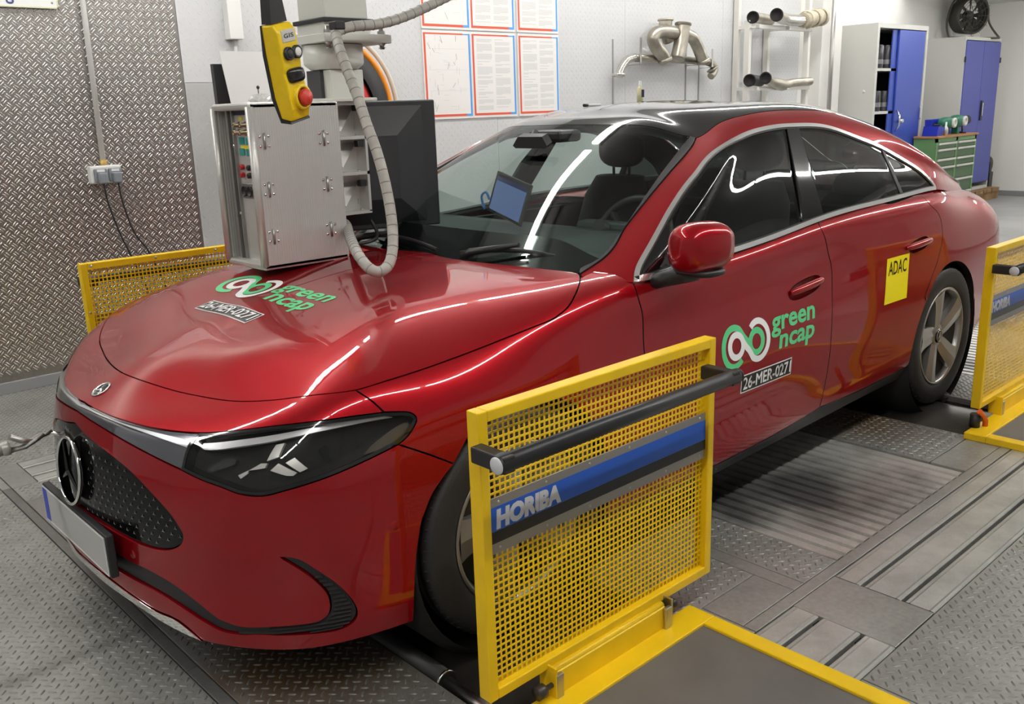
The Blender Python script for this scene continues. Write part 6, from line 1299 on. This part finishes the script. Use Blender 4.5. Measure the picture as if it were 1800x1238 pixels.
MB().tube([(.006, .006, .08), (.003, .004, .045)], .019, 12).obj('gland', mat('gland_ochre', (.55, .36, .10), rough=.5), cdt); MB().box((-.088, -.03, -.05), (.088, .026, .05), bev=.008).obj('box', WHITE, cdt)
for x in (-.036, .046):
    pg = MB().box((x - .037, -.05, -.042), (x + .037, -.029, .034), bev=.006).box((x - .025, -.085, -.05), (x + .025, -.045, .012), bev=.008).obj('plug', mat('plug_grey', (.22, .24, .27), rough=.45), cdt)
    MB().box((x - .022, -.051, .016), (x + .022, -.0495, .030)).obj('plug_label', WHITE, pg)
    dx = .0 if x < 0 else .03
    MB().tube(smooth_path([(x, -.07, -.045), (x + .01, -.065, -.16), (x + .055, -.055, -.34), (x + .10 + dx, -.06, -.48), (x + .17 + dx, -.07, -.72), (x + .22 + dx, -.08, -1.05)], k=5), .0055, 6).obj('plug_cable', BLACKPL, pg)
# towing shackle hooked to the nose, small things on the roof, tablet on the dashboard
hk = empty('tow_strap_hook', (-.06, .2, .56), label='grey metal tie rod with fork hook at the nose of the car', cat='hook')
MB().cyl((-.30, .0, -.012), (-.062, 0, -.003), .019, 16).lathe([(.019, -.01), (.022, -.004), (.022, .012), (.012, .014)], (-.062, 0, -.003), (1, 0, .05), 16).obj('rod_sleeve', mat('sleeve_grey', (.42, .41, .38), rough=.4, metal=.5), hk)
mb = MB()
for s in (-1, 1): mb.tube([(-.05, .010 * s, -.012), (-.01, .012 * s, -.010), (.018, .010 * s, .002), (.045, .003 * s, .013)], [.006, .006, .007, .008], 8)
mb.tube([(.03, 0, .006), (.07, 0, .016)], .007, 8); mb.obj('fork_hook', mat('forged_steel', (.26, .25, .24), rough=.35, metal=.9), hk); MB().tube([(-.045, -.004, .030), (-.012, 0, .006), (.02, 0, -.004)], [.0085, .008, .007], 10).obj('toggle_pin', STEEL, hk)
MB().tube([(.06, 0, .014), (.085, -.004, .004), (.10, -.01, -.012)], .006, 8).obj('eye_bolt', CHROME, hk)
def roof_z(x, y): h = BVH.ray_cast(Vector((x, y, 3)), Vector((0, 0, -1))); return h[0].z
x, y = 2.84, .28; zr = roof_z(x, y)
bo = empty('glue_bottle', (x, y, zr), label='small pale yellow bottle with white nozzle standing on the car roof', cat='bottle')
MB().lathe([(0, 0), (.015, 0), (.015, .075), (.008, .085), (0, .085)], (0, 0, 0), (0, 0, 1), 14).obj('bottle_body', mat('bottle_cream', (.72, .68, .42), rough=.4), bo); MB().lathe([(.008, .085), (.006, .11), (0, .112)], (0, 0, 0), (0, 0, 1), 12).obj('nozzle', WHITE, bo); MB().box((-.006, -.017, .035), (.011, -.0145, .07)).obj('bottle_label', mat('label_navy'), bo)
x, y = 2.52, .30; zr = roof_z(x, y)
mk = thing('marker_pen', MB().cyl((x - .035, y, zr + .007), (x + .045, y - .01, zr + .007), .006, 10), WHITE, 'white marker pen lying on the car roof', 'pen'); MB().cyl((x - .055, y + .002, zr + .007), (x - .03, y, zr + .007), .0068, 10).obj('pen_cap', BLACKPL, mk)
tb = empty('tablet', (1.73, .08, 1.025), label='black tablet with blue screen propped on the dashboard behind the windscreen', cat='tablet')
TM = Matrix.Translation((1.73, .06, 1.04)) @ Matrix.Rotation(math.radians(-90 - 8), 4, 'Z') @ Matrix.Rotation(math.radians(-14), 4, 'X') @ Matrix.Rotation(math.radians(11), 4, 'Y'); tb.matrix_world = TM
MB().box((-.125, -.006, 0), (.125, .006, .165), bev=.004).obj('tablet_case', BLACKPL, tb); MB().box((-.110, -.0068, .012), (.110, -.0058, .130)).obj('tablet_screen', mat('screen_blue', (.02, .03, .05), rough=.2, emit=((.10, .16, .34), .8)), tb); MB().box((-.110, -.0072, .130), (.110, -.006, .148)).obj('screen_header', mat('screen_dark', (.01, .01, .03), rough=.2, emit=((.02, .03, .12), .5)), tb)
MB().tube(smooth_path([(-.12, -.02, .002), (-.15, -.03, .045), (-.12, -.035, .07), (-.09, -.03, .05)], k=6), .005, 8).obj('blue_cable', mat('cable_blue', (.02, .22, .75), rough=.4), tb)
